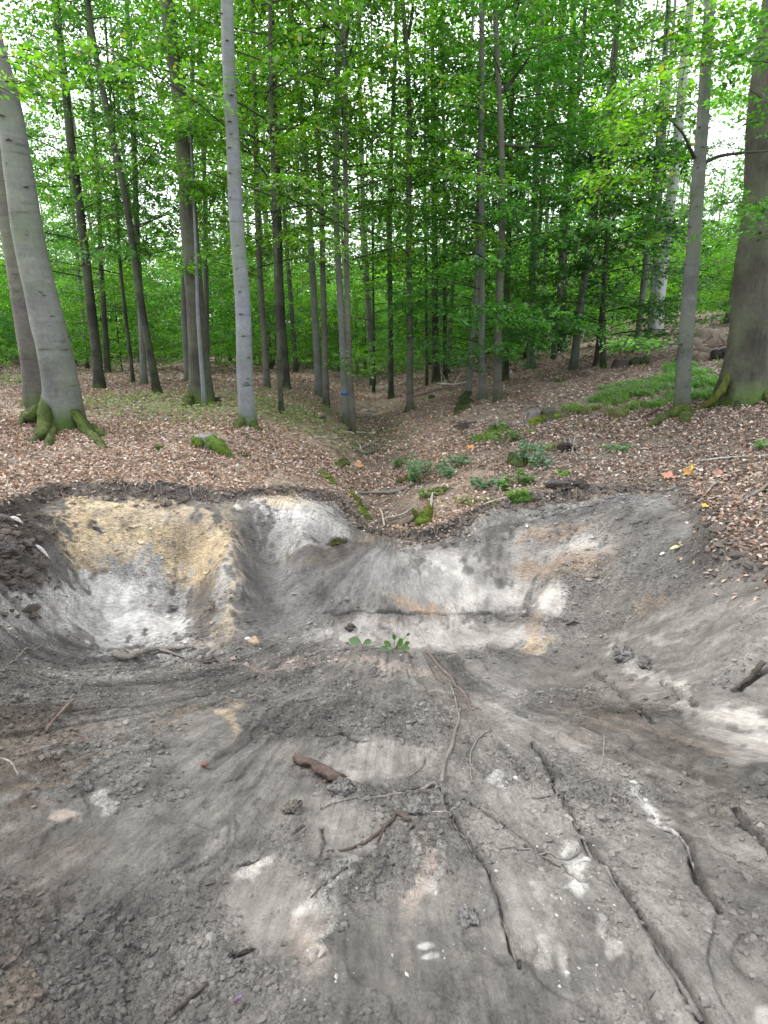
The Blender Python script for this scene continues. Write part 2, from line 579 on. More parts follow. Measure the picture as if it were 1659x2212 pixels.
# ------------------------------------------------------------------ grooves, cracks and root furrows in the clay (survey points)
CRACKS = [  # points, half width m, depth m
    ([(952, 1704), (974, 1764), (1009, 1829), (1034, 1879), (1067, 1939), (1089, 2004), (1107, 2059), (1124, 2120)], .014, .026),
    ([(1149, 1609), (1179, 1669), (1209, 1729), (1244, 1779), (1279, 1849), (1329, 1919), (1369, 1984), (1419, 2064), (1469, 2139), (1520, 2225)], .019, .035),
    ([(874, 1721), (919, 1709), (954, 1706)], .012, .022), ([(700, 1748), (740, 1735), (790, 1728), (874, 1721)], .010, .02),
    ([(685, 1601), (712, 1606), (740, 1600), (765, 1609), (790, 1606)], .014, .035),
    ([(1282, 1463), (1329, 1498), (1384, 1538), (1410, 1570)], .022, .04),
    ([(1424, 1483), (1460, 1508), (1504, 1533)], .022, .045),
    ([(1419, 1784), (1479, 1814), (1494, 1879), (1514, 1939), (1545, 1985)], .018, .045),
    ([(1590, 1759), (1629, 1809), (1680, 1870)], .02, .04), ([(1590, 1495), (1629, 1472), (1680, 1460)], .035, .06),
    ([(700, 1329), (800, 1328), (900, 1329), (1000, 1331), (1070, 1332), (1140, 1332)], .014, .04),
    ([(930, 1420), (960, 1450), (1010, 1510)], .015, .02), ([(999, 1729), (1069, 1774), (1129, 1819), (1179, 1859), (1224, 1890), (1259, 1925)], .009, .015),
    ([(695, 1795), (700, 1820), (690, 1850)], .008, .02), ([(1130, 1830), (1175, 1850)], .01, .02),
    ([(500, 2080), (545, 2068)], .012, .03), ([(520, 1880), (560, 1868)], .012, .03), ([(640, 1800), (655, 1790)], .01, .02),
]
CR = [(hits(p)[:, :2], w, d) for p, w, d in CRACKS]

# colour stains of the soil and painted shade of the wall corner: px, py, rx, ry, turn, colour, strength, edge
OCH = (.54, .42, .265); POCH = (.54, .46, .345); WHT = (.50, .485, .46); LGT = (.40, .38, .352); DRK = (.125, .115, .105); TOP = (.06, .05, .042)
RUS = (.33, .235, .16); BRN = (.14, .115, .095); MID = (.21, .20, .19); PNK = (.36, .30, .26)
STAINS_AND_SHADE = [
    (1190, 1190, 230, 120, -6, (.30, .28, .252), .6), (930, 1270, 230, 90, 0, (.29, .275, .252), .6), (640, 1160, 130, 90, 0, (.30, .285, .26), .5), (1560, 1420, 160, 90, 0, (.26, .25, .235), .4),
    (300, 1150, 215, 85, 12, OCH, .95), (420, 1215, 85, 115, -15, OCH, .85), (180, 1185, 80, 70, 0, OCH, .8), (210, 1110, 90, 40, -10, OCH, .6),
    (340, 1120, 120, 30, 5, POCH, .6), (260, 1205, 80, 40, 10, POCH, .7), (505, 1250, 22, 70, 0, POCH, .8), (490, 1345, 38, 50, 15, POCH, .9), (430, 1390, 80, 14, -5, PNK, .8),
    (280, 1315, 170, 85, 8, WHT, .98), (150, 1330, 150, 50, -8, WHT, .75), (300, 1300, 100, 45, 5, WHT, .6), (110, 1315, 130, 52, -15, WHT, .95), (20, 1340, 80, 36, 0, LGT, .95), (330, 1370, 90, 30, 10, WHT, .8), (60, 1345, 90, 22, -15, LGT, .7),
    (440, 1310, 30, 70, 10, BRN, .75), (480, 1290, 14, 80, 10, LGT, .8), (560, 1195, 44, 125, 10, DRK, .9), (530, 1110, 50, 50, 0, DRK, .7), (300, 1062, 230, 22, 1, MID, .7), (90, 1075, 60, 40, -20, DRK, .8),  # DRK around the re-entrant corner paints its shade into the clay
    (655, 1115, 95, 42, 8, WHT, .85), (700, 1150, 80, 40, 10, LGT, .8), (620, 1195, 42, 48, 20, LGT, .7), (640, 1165, 60, 40, 0, WHT, .4), (600, 1080, 40, 22, 0, OCH, .6),
    (690, 1205, 80, 22, -18, BRN, .85), (760, 1180, 60, 18, 0, BRN, .7), (850, 1175, 70, 18, 0, RUS, .5), (650, 1290, 120, 75, 0, MID, .8), (560, 1330, 60, 30, 0, DRK, .6),
    (960, 1240, 120, 70, 12, LGT, .95), (880, 1260, 90, 70, 0, MID, .5), (790, 1240, 90, 50, 0, MID, .7), (1060, 1250, 60, 20, 30, DRK, .35), (1120, 1310, 40, 14, 40, DRK, .4), (1030, 1292, 115, 34, 4, LGT, .9), (960, 1372, 230, 34, 0, LGT, .5), (1000, 1170, 60, 30, 0, LGT, .6), (700, 1375, 160, 30, 0, LGT, .15),
    (1170, 1170, 150, 55, -8, LGT, .7), (1090, 1210, 60, 50, 0, LGT, .5), (1220, 1140, 110, 24, -10, RUS, .65), (1250, 1215, 95, 36, -8, RUS, .55), (1130, 1225, 40, 22, 0, RUS, .5), (1250, 1180, 80, 18, -10, LGT, .8), (1180, 1285, 60, 34, 0, LGT, .7),
    (1360, 1090, 200, 44, -4, MID, .9), (1420, 1135, 120, 40, -6, DRK, .5), (1460, 1210, 150, 60, -8, MID, .7), (1500, 1330, 150, 30, -8, LGT, .45), (1420, 1310, 60, 12, -14, RUS, .45), (1440, 1380, 150, 10, -3, LGT, .5),
    (25, 1165, 100, 80, 0, TOP, .95), (95, 1215, 30, 40, 0, DRK, .7), (20, 1265, 60, 18, 0, BRN, .6),
    (900, 1312, 50, 18, 0, RUS, .7), (1158, 1402, 30, 18, 0, POCH, .8), (600, 1440, 190, 10, 0, PNK, .7), (870, 1445, 80, 10, 0, PNK, .4), (1150, 1355, 12, 60, 0, RUS, .5), (830, 1350, 20, 6, 0, RUS, .3),
    (60, 1620, 150, 110, -20, BRN, .9), (40, 1560, 90, 50, 0, TOP, .5), (50, 1680, 70, 40, -20, TOP, .4), (60, 1930, 90, 220, 10, BRN, .45), (100, 2050, 40, 120, 10, TOP, .35), (20, 2120, 50, 80, 0, RUS, .15), (130, 1690, 60, 14, -20, RUS, .45), (165, 1790, 25, 14, -20, PNK, .7),
    (1420, 1600, 200, 75, 12, BRN, .5), (1330, 1560, 80, 40, 20, BRN, .4), (1560, 1690, 130, 60, 30, BRN, .35), (1600, 1590, 150, 46, 18, LGT, .5), (1440, 1475, 130, 18, 26, LGT, .75), (1560, 1540, 100, 26, 15, LGT, .6), (1450, 1700, 120, 60, 30, DRK, .4), (1590, 1850, 90, 130, -30, DRK, .4),
    (1262, 1900, 24, 75, -22, WHT, .9), (1230, 1845, 16, 30, -20, WHT, .9), (1385, 1745, 16, 42, -30, WHT, .95), (1400, 1770, 10, 20, -10, WHT, .8), (942, 2052, 18, 12, 0, WHT, .7), (955, 2078, 18, 7, 0, WHT, .6), (1320, 2020, 18, 60, -28, LGT, .8), (1115, 1680, 12, 16, -20, WHT, .8),
    (720, 1965, 34, 90, 12, LGT, .9), (745, 1910, 16, 50, 15, WHT, .6), (910, 1900, 18, 130, 0, PNK, .7), (880, 1840, 14, 60, 0, LGT, .5), (940, 1890, 14, 120, 0, LGT, .5), (680, 2060, 40, 40, 0, PNK, .5), (1190, 2060, 20, 60, -10, LGT, .6), (1235, 2100, 12, 50, -14, LGT, .6), (1190, 1985, 14, 60, -18, LGT, .5),
    (230, 1740, 16, 40, 24, LGT, .9), (420, 1700, 60, 120, 15, LGT, .12), (560, 1880, 18, 30, 30, LGT, .6), (470, 1555, 20, 40, 0, OCH, .4), (370, 1540, 60, 30, -10, RUS, .25), (820, 1640, 100, 70, -15, LGT, .15), (1640, 2185, 24, 16, 0, WHT, .4), (1090, 1495, 120, 40, 20, MID, .5), (1000, 1560, 40, 100, 10, DRK, .5), (970, 1500, 26, 60, -10, BRN, .5), (210, 1460, 120, 22, -10, LGT, .4),
]

# ------------------------------------------------------------------ ground mesh
NU = 720
rows = [-60, -40, -28, -20, -14, -9, -6, -4, -2.6, -1.6, -0.9, -0.3, 0.1, 0.3]
y = 0.42
while y < 3.0:
    rows.append(y); y += 0.0068
while y < 6.6:
    rows.append(y); y += 0.0098
st = 0.02
while y < 210:
    rows.append(y); y += st; st = min(st * 1.03, 6)
rows = np.array(rows)
u = np.linspace(-1, 1, NU)
ext = np.linspace(0, 1, 15)[1:]
hw = 1.6 + 0.75 * np.clip(rows, 0.3, None)
X = u[None, :] * hw[:, None]
XR = hw[:, None] + (np.maximum(140, hw * 1.6)[:, None] - hw[:, None]) * (ext ** 2.5)[None, :]
GX = np.concatenate([-XR[:, ::-1], X, XR], 1)
GY = np.repeat(rows[:, None], GX.shape[1], 1)
NC = GX.shape[1]
near = (GY < 8.0) & (GY > -3) & (np.abs(GX) < 7)
Z = forest_z(GX, GY)
INS = np.zeros(GX.shape, bool); DL = np.full(GX.shape, 9.0)
xn, yn = GX[near], GY[near]
wob = 0.09 * fbm(xn, yn, 3.0, 3, 11) + 0.10 * fbm(xn, yn, 11.0, 2, 15)
wob2 = 0.09 * fbm(xn, yn, 3.3, 3, 21) + 0.10 * fbm(xn, yn, 12.0, 2, 25)
ins = in_poly(xn + wob, yn + wob2, POLY)
dl = seg_dist(xn + wob, yn + wob2, LIP)
side_edge = np.vstack([POLY[len(LIP) - 1:], POLY[:1]])
s = sstep(0.0, 0.09, np.minimum(dl, .12 * seg_dist(xn + wob, yn + wob2, side_edge)))
zn = np.where(ins, Z[near] * (1 - s) + bil(_PT, _gx, _gy, xn, yn) * s, Z[near])
INS[near] = ins; DL[near] = dl

# stains and painted corner shade -> colour of the clay
P3 = np.column_stack([xn, yn, zn])
qx, qy = project(P3)
wx = qx + 150 * fbm(xn, yn, 2.2, 4, 31) * np.clip(3 / np.maximum(yn, .8), .5, 1.3); wy = qy + 90 * fbm(xn, yn, 2.2, 4, 37) * np.clip(3 / np.maximum(yn, .8), .5, 1.3)
grain = fbm(xn, yn, 20, 2, 41)
uu = np.arctan2(xn - .1, np.maximum(5.75 - yn, .12)) * 3.0; vv = np.hypot(xn - .1, 5.75 - yn)
streak = fbm(uu * 7, vv * 1.1, 1.0, 3, 45, 0.55) * (.5 + 1.6 * np.clip(fbm(xn, yn, .9, 2, 46) + .25, 0, 1))
streak_x = fbm((xn + .35 * yn) * 1.4, (yn - .15 * xn) * 7, 1.0, 3, 49, 0.55)
side = sstep(.9, 1.8, xn) * sstep(2.2, 3.2, yn)                      # right bank was scraped sideways
stk = streak
BASE = np.array([.152, .142, .130])
cc = BASE[None, :] * (1 + .5 * fbm(xn, yn, 1.1, 4, 53) + .7 * fbm(uu * 2.4, vv * .6, 1.0, 3, 57) + .8 * fbm(xn, yn, 8, 3, 54) + .55 * stk)[:, None]
for (cx, cy, rx, ry, tn, colr, stg) in STAINS_AND_SHADE:
    t = radians(tn)
    ax = (wx - cx) * cos(t) + (wy - cy) * sin(t); ay = -(wx - cx) * sin(t) + (wy - cy) * cos(t)
    d = np.sqrt((ax / rx) ** 2 + (ay / ry) ** 2)
    k = stg * (1 - sstep(0.62, 1.25, d + 1.7 * grain + 1.9 * fbm(xn, yn, 6, 4, 59, .65) + .4 * stk))
    cc = cc * (1 - k[:, None]) + np.array(colr)[None, :] * .88 * (1 + .7 * grain + .9 * fbm(xn, yn, 6, 3, 55) + .25 * stk)[:, None] * k[:, None]
# dark topsoil band under the lip
tb = 1 - sstep(0.03, 0.19, dl + .35 * fbm(xn, yn, 5, 3, 57))
tb = tb * np.where(xn > 1.0, .5, np.where(xn < -.9, .72, 1))
cc = cc * (1 - .85 * tb[:, None]) + np.array(TOP) * (1.2 + grain)[:, None] * .85 * tb[:, None]
cc = np.clip(cc, .03, .7)

# relief: crumbs, streaks, bucket facets, cracks
smooth_m = np.zeros(len(xn))
for (cx, cy, rx, ry) in ((930, 1260, 190, 90), (930, 1370, 260, 45), (1600, 1590, 130, 60), (820, 1660, 110, 50), (700, 1790, 90, 70), (600, 1990, 110, 110), (1130, 2000, 70, 110), (1060, 1540, 80, 40), (1180, 1290, 50, 40), (880, 2050, 150, 130)):
    smooth_m = np.maximum(smooth_m, 1 - sstep(.6, 1.2, np.sqrt(((wx - cx) / rx) ** 2 + ((wy - cy) / ry) ** 2)))
crumb = 1 - .85 * smooth_m
rid = 1 - np.abs(2 * fbm(xn, yn, 13, 3, 61)) * 2
lump = np.abs(fbm(xn, yn, 20, 2, 67))
patchy = sstep(-.10, .13, .6 * fbm(xn, yn, 1.7, 3, 71) + .6 * fbm(uu * 2.2, vv * .7, 1.0, 3, 72)) * .72 + .28
pn = fbm(uu * 1.15 + .25 * fbm(xn, yn, 4, 2, 165), vv * .42, 2.6, 4, 161, .55)
plate = sum(sstep(t_, t_ + .010, pn) for t_ in (-.09, .05, .15)) * .011
pedge = sum(np.exp(-((pn - t_ - .002) / .008) ** 2) for t_ in (-.09, .05, .15)) * sstep(0, .2, fbm(xn, yn, 4, 2, 167))
sn = fbm(uu * 15 + .8 * fbm(xn, yn, 1.5, 2, 171), vv * .6, 1.0, 3, 173)
scr = sstep(.09, .18, sn) * sstep(-.05, .1, fbm(xn, yn, 1.2, 2, 177)) * (1 - sstep(4.2, 4.6, yn) * .8)
cc *= (1 - .35 * scr * (1 - .5 * smooth_m) - .25 * np.clip(pedge, 0, 1) * crumb)[:, None]  # pedge paints shadow edges along the plates
fg = 1 - sstep(4.0, 4.5, yn)
cc *= (1 + (.35 * fbm(uu * 17, vv * .9, 1.0, 3, 181) + .45 * fbm(uu * 6, vv * .5, 1.0, 3, 185) + .5 * fbm(uu * 3, vv * .25, 1.0, 2, 187)) * fg)[:, None]
cc *= (1 + .20 * smooth_m - .26 * crumb * np.clip(patchy, 0, 1) * fg - .12 * crumb * (1 - fg))[:, None]
rel = plate * (.35 + .65 * crumb) - .011 * scr + crumb * patchy * (.03 * fbm(xn, yn, 7, 3, 73, .55) + .035 * (lump - .12)) + .016 * stk * (.4 + .6 * crumb) + .025 * fbm(xn, yn, 2.2, 3, 79)
dep = np.zeros(len(xn)); dark = np.zeros(len(xn))
for ci, (A, w, dd) in enumerate(CR):
    wbl = .004 if CRACKS[ci][0][0] == (700, 1329) else .03
    b = (xn > A[:, 0].min() - .3) & (xn < A[:, 0].max() + .3) & (yn > A[:, 1].min() - .3) & (yn < A[:, 1].max() + .3)
    dx_ = seg_dist(xn[b] + wbl * fbm(xn[b], yn[b], 9, 3, 83), yn[b] + wbl * fbm(xn[b], yn[b], 9, 3, 87), A)
    wv = w * (.6 + 1.7 * fbm(xn[b], yn[b], 9, 3, 89)).clip(.3, 1.3)
    k = 1 - sstep(0.35, 1.0, dx_ / wv)
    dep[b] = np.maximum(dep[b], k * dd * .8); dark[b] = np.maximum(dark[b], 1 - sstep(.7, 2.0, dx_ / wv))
    rel[b] += .008 * np.exp(-((dx_ - 2.2 * wv) / (1.2 * wv)) ** 2)
rel -= dep
cc *= (1 - .38 * dark)[:, None]     # darker along the open cracks
# step at the front edge of the scraped shelf
rel_f = .03 * np.abs(fbm(xn, yn, 9, 4, 91)) + .05 * fbm(xn, yn, 1.8, 3, 93) + .02 * fbm(xn, yn, 22, 2, 95)
fade = sstep(0, .05, dl)
zn = zn + np.where(ins, rel * (.4 + .6 * fade), rel_f)
HEAP = hit(5, 1185)
Z[near] = zn
far = ~near
Z[far] += .05 * fbm(GX[far], GY[far], .9, 3, 93)

# forest floor colour: leaf mould, with paler leaf carpet, moss and grass tints
CG = np.zeros(GX.shape + (3,)); CRB = np.ones(GX.shape)
f1 = fbm(GX, GY, .55, 4, 101); f2 = fbm(GX, GY, 3.0, 3, 105); f3 = fbm(GX, GY, 14, 2, 109)
mould = np.array([.07, .06, .051]); carpet = np.array([.20, .155, .12]); grn = np.array([.10, .13, .045]); grey = np.array([.075, .066, .058])
a = sstep(-.22, .18, f1 + .5 * f2 + .15)[..., None]
CG = mould * (1 - a) + carpet * a
rgt = sstep(.3, 2.5, GX - .02 * GY)[..., None] * (1 - sstep(8.5, 13, GY))[..., None]
CG = CG * (1 - .75 * rgt) + grey * .75 * rgt
gm = (sstep(-6.5, -5.2, GX) * (1 - sstep(-1.6, -.9, GX)) * sstep(8.6, 10, GY) * (1 - sstep(11.5, 14, GY)) * sstep(-.15, .1, f2 + f1))[..., None]
CG = CG * (1 - .6 * gm) + grn * .6 * gm
CG *= (1 + 1.0 * f3 + .5 * f2)[..., None]
CRB[near] = np.clip(crumb * patchy, 0, 1)
gd = (np.exp(-((GX + .02 * GY - .1) / .55) ** 2) * (GY < 14))[..., None]
CG = CG * (1 - .7 * gd) + np.array([.05, .043, .037]) * (1 + f3[..., None]) * .7 * gd
CG[near] = np.where(ins[:, None], cc, CG[near])
CG = np.clip(CG, .02, .75)

GV = np.stack([GX, GY, Z], -1).reshape(-1, 3)
GC = np.concatenate([CG, CRB[..., None]], -1).reshape(-1, 4)
ii = np.arange(len(rows) - 1)[:, None] * NC + np.arange(NC - 1)[None, :]
QUADS = np.stack([ii, ii + 1, ii + NC + 1, ii + NC], -1).reshape(-1, 4)
fin = INS.reshape(-1)[QUADS].sum(1) >= 2


def submesh(name, q, m):
    used = np.zeros(len(GV), bool); used[q.ravel()] = True
    idx = np.cumsum(used) - 1
    me = build_mesh(name, GV[used], [(idx[q], 0)], GC[used], True, [m])
    if m == M['clay']:
        g = GV[used]
        ph = np.arctan2(g[:, 0] - .1, np.maximum(5.75 - g[:, 1], .12)); ro = np.hypot(g[:, 0] - .1, 5.75 - g[:, 1])
        fa = me.attributes.new('flow', 'FLOAT_VECTOR', 'POINT')
        fa.data.foreach_set('vector', np.column_stack([ph * 3.0, ro, g[:, 2]]).astype(np.float32).ravel())
        da = me.attributes.new('drag', 'FLOAT', 'POINT')
        left = sstep(.9, 1.6, -g[:, 0]) * sstep(3.6, 4.1, g[:, 1])
        da.data.foreach_set('value', ((1 - .85 * left) * (.45 + .55 * (1 - sstep(4.6, 5.3, g[:, 1]))) * .7 * sstep(1.0, 3.4, ro) * (1 - .6 * GC[used][:, 3])).astype(np.float32))
    return me


link('clay_ground', submesh('clay_ground', QUADS[fin], M['clay']), kind='structure')
link('forest_floor', submesh('forest_floor', QUADS[~fin], M['forest_soil']), kind='structure')


def H(x, y):
    """height of the finished ground"""
    x = np.atleast_1d(np.asarray(x, float)); y = np.atleast_1d(np.asarray(y, float))
    r = np.clip(np.interp(y, rows, np.arange(len(rows))), 0, len(rows) - 1.001)
    i = r.astype(int); fr = r - i
    h = 1.6 + .75 * np.clip(y, .3, None)
    c = (np.clip(x / h, -1, 1) + 1) / 2 * (NU - 1)
    j = np.clip(c.astype(int), 0, NU - 2); fc = c - j; j = j + 14
    z = (Z[i, j] * (1 - fc) + Z[i, j + 1] * fc) * (1 - fr) + (Z[i + 1, j] * (1 - fc) + Z[i + 1, j + 1] * fc) * fr
    return np.where(np.abs(x) < h, z, forest_z(x, y))


def ground_col(x, y):
    i = np.clip(np.interp(y, rows, np.arange(len(rows))), 0, len(rows) - 1).astype(int)
    h = 1.6 + .75 * np.clip(y, .3, None)
    j = np.clip(((x / h + 1) / 2 * (NU - 1)), 0, NU - 1).astype(int) + 14
    return CG[i, j], INS[i, j], DL[i, j]


def hx(px, py):
    P = hit(px, py)
    return np.array([P[0], P[1], H(P[0], P[1])[0]])


print('terrain', len(GV), 'verts', round(time.time() - T0, 1), 's')
# ------------------------------------------------------------------ foliage
GREEN_D = np.array([.030, .092, .012]); GREEN_L = np.array([.150, .300, .026])


def leaves(pos, ldir, nrm, L, W, col, fold=.18):
    """one kite of two folded triangles per leaf"""
    sd = np.cross(nrm, ldir); sd /= np.linalg.norm(sd, axis=1)[:, None] + 1e-9
    up = np.cross(ldir, sd)
    a = pos; b = pos + ldir * (L * .48)[:, None] + sd * W[:, None] + up * (W * fold)[:, None]
    c = pos + ldir * L[:, None] - up * (L * .12)[:, None]; d = pos + ldir * (L * .48)[:, None] - sd * W[:, None] + up * (W * fold)[:, None]
    V = np.stack([a, b, c, d], 1).reshape(-1, 3)
    i = np.arange(len(pos))[:, None] * 4
    T = np.concatenate([i + np.array([[0, 2, 1]]), i + np.array([[0, 3, 2]])])
    return V, T, np.repeat(col, 4, 0)


def spray_leaves(base, az, pit, Ls, nl, leaf, r, droop=.25, yel=0.0):
    """flat sprays of leaves; base (N,3)"""
    N = len(base)
    sp = r.uniform(.04, 1.0, (N, nl))
    side = np.where(r.random((N, nl)) < .5, -1.0, 1.0)
    w = .42 * Ls[:, None] * (1 - .72 * sp) + .02
    t = side * r.random((N, nl)) * w
    d = np.stack([np.cos(az) * np.cos(pit), np.sin(az) * np.cos(pit), np.sin(pit)], -1)
    lat = np.stack([-np.sin(az), np.cos(az), 0 * az], -1)
    roll = r.normal(0, .22, N)
    lat = lat * np.cos(roll)[:, None] + np.array([0, 0, 1.0]) * np.sin(roll)[:, None]
    pos = base[:, None, :] + d[:, None, :] * (sp * Ls[:, None])[..., None] + lat[:, None, :] * t[..., None]
    pos[..., 2] += -droop * Ls[:, None] * sp ** 2 + r.normal(0, .03, (N, nl))
    ld = d[:, None, :] * .7 + lat[:, None, :] * side[..., None] * .8
    ld = ld + r.normal(0, .3, (N, nl, 3)); ld[..., 2] -= .18
    ld /= np.linalg.norm(ld, axis=-1)[..., None]
    nr = np.array([0, 0, 1.0]) + r.normal(0, .42, (N, nl, 3))
    L = leaf * r.uniform(.65, 1.2, (N, nl)); W = L * r.uniform(.28, .36, (N, nl))
    k = np.clip(r.beta(1.3, 1.8, (N, nl)) + r.normal(0, .2, (N, 1)), 0, 1)[..., None]
    c = GREEN_D * (1 - k) + GREEN_L * k
    ye = (r.random((N, nl)) < yel)[..., None]
    c = np.where(ye, np.array([.22, .19, .025]), c)
    f = lambda A: A.reshape(-1, A.shape[-1])
    return leaves(f(pos), f(ld), f(nr), L.ravel(), W.ravel(), f(c))


def crown_mesh(name, seed, z0, z1, R, nb, spb, nl, leaf, rise=.25, spl=.75, yel=.01, shape='cone', thin=.007):
    """limbs leaving a vertical axis, each carrying flat leaf sprays"""
    r = np.random.default_rng(seed)
    A = Acc(); B = []; AZ = []; PT = []; LS = []
    for k in range(nb):
        q = (k + r.random()) / nb
        z = z0 + (z1 - z0) * q
        az = k * 2.4 + r.normal(0, .5)
        prof = {'cone': (1 - .75 * q), 'ball': math.sin(pi * (.12 + .82 * q)), 'col': .8 + .2 * math.sin(5 * q)}[shape]
        Lb = R * prof * r.uniform(.65, 1.1)
        up = rise + r.normal(0, .12)
        n = 7
        t = np.linspace(0, 1, n)
        P = np.stack([np.cos(az + .25 * t * r.normal()) * Lb * t, np.sin(az + .25 * t * r.normal()) * Lb * t, z + Lb * up * t - .12 * Lb * t ** 2], 1)
        A.tube(P, np.linspace(thin * (1 + Lb * .5), .003, n), 4, 0, (.7, .7, .7), cap=False)
        for s_ in range(spb):
            f = r.uniform(.25, 1.0)
            b = np.array([np.interp(f, t, P[:, i]) for i in range(3)])
            B.append(b + r.normal(0, .06, 3)); AZ.append(az + r.choice([-1, 1]) * r.uniform(.1, 1.15)); PT.append(r.normal(.0, .18)); LS.append(spl * r.uniform(.6, 1.25))
    V, T, C = spray_leaves(np.array(B), np.array(AZ), np.array(PT), np.array(LS), nl, leaf, r, yel=yel)
    A.add(V, [T], 1, C)
    return A.mesh(name, [M['dark_bark'], M['leaf']], smooth=False)


CR_M = {
    'slim': crown_mesh('slim_crown', 11, 2.4, 8.6, 2.4, 30, 7, 46, .085, spl=.9),
    'slim_b': crown_mesh('slim_crown_b', 12, 3.0, 9.2, 2.7, 30, 7, 46, .085, yel=.02, spl=.9),
    'tall': crown_mesh('tall_crown', 13, 4.0, 11.5, 3.0, 26, 6, 46, .10, .35, 1.0),
    'tall_b': crown_mesh('tall_crown_b', 14, 3.6, 11.0, 2.8, 26, 6, 46, .10, .3, 1.0, yel=.015),
    'bush': crown_mesh('bush_crown', 15, .25, 3.2, 1.5, 26, 6, 40, .085, .2, .7, shape='cone'),
    'low': crown_mesh('low_crown', 16, .6, 6.5, 2.0, 34, 7, 44, .085, .15, .85, shape='col'),
    'far': crown_mesh('far_crown', 17, 2.5, 14.0, 3.3, 28, 5, 36, .14, .3, 1.3, shape='ball'),
    'far_b': crown_mesh('far_crown_b', 18, 1.2, 12.0, 3.2, 28, 5, 36, .14, .25, 1.3, shape='ball', yel=.02),
}
print('crowns', round(time.time() - T0, 1), 's')


# ------------------------------------------------------------------ trees
def trunk_mesh(name, P, R, sides, bark, seed, flare=.5, flare_h=.3, nr=30, base_z=0, foot=.32):
    P = np.asarray(P); r_ = np.random.default_rng(seed)
    Q = resample(np.column_stack([P, R]), nr)
    h = Q[:, 2] - base_z
    rad = Q[:, 3] * (1 + flare * np.exp(-np.clip(h, 0, None) / flare_h))
    k1, p1, p2 = r_.integers(3, 6), r_.uniform(0, 6), r_.uniform(0, 6)
    lob = lambda i, th: 1 + .22 * flare * np.exp(-np.clip(h, 0, None) / (flare_h * 1.2))[:, None] * np.cos(k1 * th + p1)[None, :] + .02 * np.cos(2 * th + p2 + h[:, None] * .8)
    A = Acc()
    wob = np.column_stack([fbm(h * .5 + seed, h * 0 + seed, 1, 2, 5), fbm(h * .5 - seed, h * 0 + seed + 9, 1, 2, 6), 0 * h]) * (.6 * Q[:, 3:4])
    V, QQ, T = tube_geo(Q[:, :3] + wob * np.clip(h, 0, 1)[:, None], rad, sides, .05, seed, True, lob)
    mh = V[:, 2] - base_z + .35 * fbm(V[:, 0] * 1.0 + seed, V[:, 1] + .4 * V[:, 2], 5, 3, 17)
    mk = (1 - sstep(.0, foot, mh))[:, None]
    A.add(V, [QQ, T], 0, (1 - mk) + mk * np.array([.30, .48, .09]) * (1.0 if bark not in ('oak_bark', 'dark_bark') else 2.0))
    return A.mesh(name, [M[bark]])


def moss_lump(Acc_, c, r, seed, col=(.075, .11, .012), squash=.7, n=10):
    rr = np.random.default_rng(seed)
    th = np.linspace(0, pi, n); ph = np.linspace(0, 2 * pi, 2 * n, endpoint=False)
    T_, P_ = np.meshgrid(th, ph, indexing='ij')
    D = np.stack([np.sin(T_) * np.cos(P_), np.sin(T_) * np.sin(P_), np.cos(T_)], -1).reshape(-1, 3)
    k = 1 + .9 * fbm(D[:, 0] * 1.5 + seed, D[:, 1] * 1.5 + D[:, 2] * 1.3, 1.3, 3, 13)
    V = D * k[:, None] * np.asarray(r) * np.array([1, 1, squash]) + c
    i = np.arange(n - 1)[:, None] * 2 * n; j = np.arange(2 * n)[None, :]; j2 = (j + 1) % (2 * n)
    Q = np.stack([i + j, i + 2 * n + j, i + 2 * n + j2, i + j2], -1).reshape(-1, 4)
    g = (1 + 1.1 * fbm(V[:, 0], V[:, 1] + V[:, 2], 14, 3, 15))[:, None]
    Acc_.add(V, [Q], 0, np.clip(np.array(col) * g, .005, 1))


def fuzz(A, P, n, size, r, col=(.09, .13, .015)):
    """short moss stalks standing off a mossy surface"""
    k = r.integers(0, len(P), n)
    pos = P[k] + r.normal(0, .012, (n, 3))
    ld = r.normal(0, .6, (n, 3)) + np.array([0, -.3, .9]); ld /= np.linalg.norm(ld, axis=1)[:, None]
    L = size * r.uniform(.5, 1.3, n)
    c = np.array(col) * r.uniform(.5, 1.5, (n, 1))
    V, T, C = leaves(pos, ld, r.normal(0, 1, (n, 3)), L, L * .22, c)
    A.add(V, [T], 0, C)


def mossy_root(name, parent, pts, radii, seed, org, col=(.042, .06, .011), mat='moss', fz=260):
    """pts world; a root buttress thick at the trunk"""
    P = resample(np.column_stack([np.array(pts), radii]), 16)
    A = Acc()
    V, Q, T = tube_geo(P[:, :3] - org, P[:, 3], 12, .22, seed)
    g = (1 + 1.2 * fbm(V[:, 0], V[:, 1] + V[:, 2], 13, 3, seed % 9))[:, None]
    V += .018 * fbm(V[:, 0] * 1.3 + V[:, 2], V[:, 1] + V[:, 2] * .7, 9, 3, seed % 9)[:, None] * np.array([1, 1, 1.5]) * 2
    A.add(V, [Q, T], 0, np.clip(np.array(col) * (.35 + .65 * g) * (.5 + .9 * vnoise(V[:, 0] * 30, V[:, 1] * 30 + V[:, 2] * 30, 3))[:, None], .004, 1))
    if fz: fuzz(A, V, fz, .022, np.random.default_rng(seed), np.array(col) * 1.25)
    return link(name, A.mesh(name, [M[mat]]), parent)


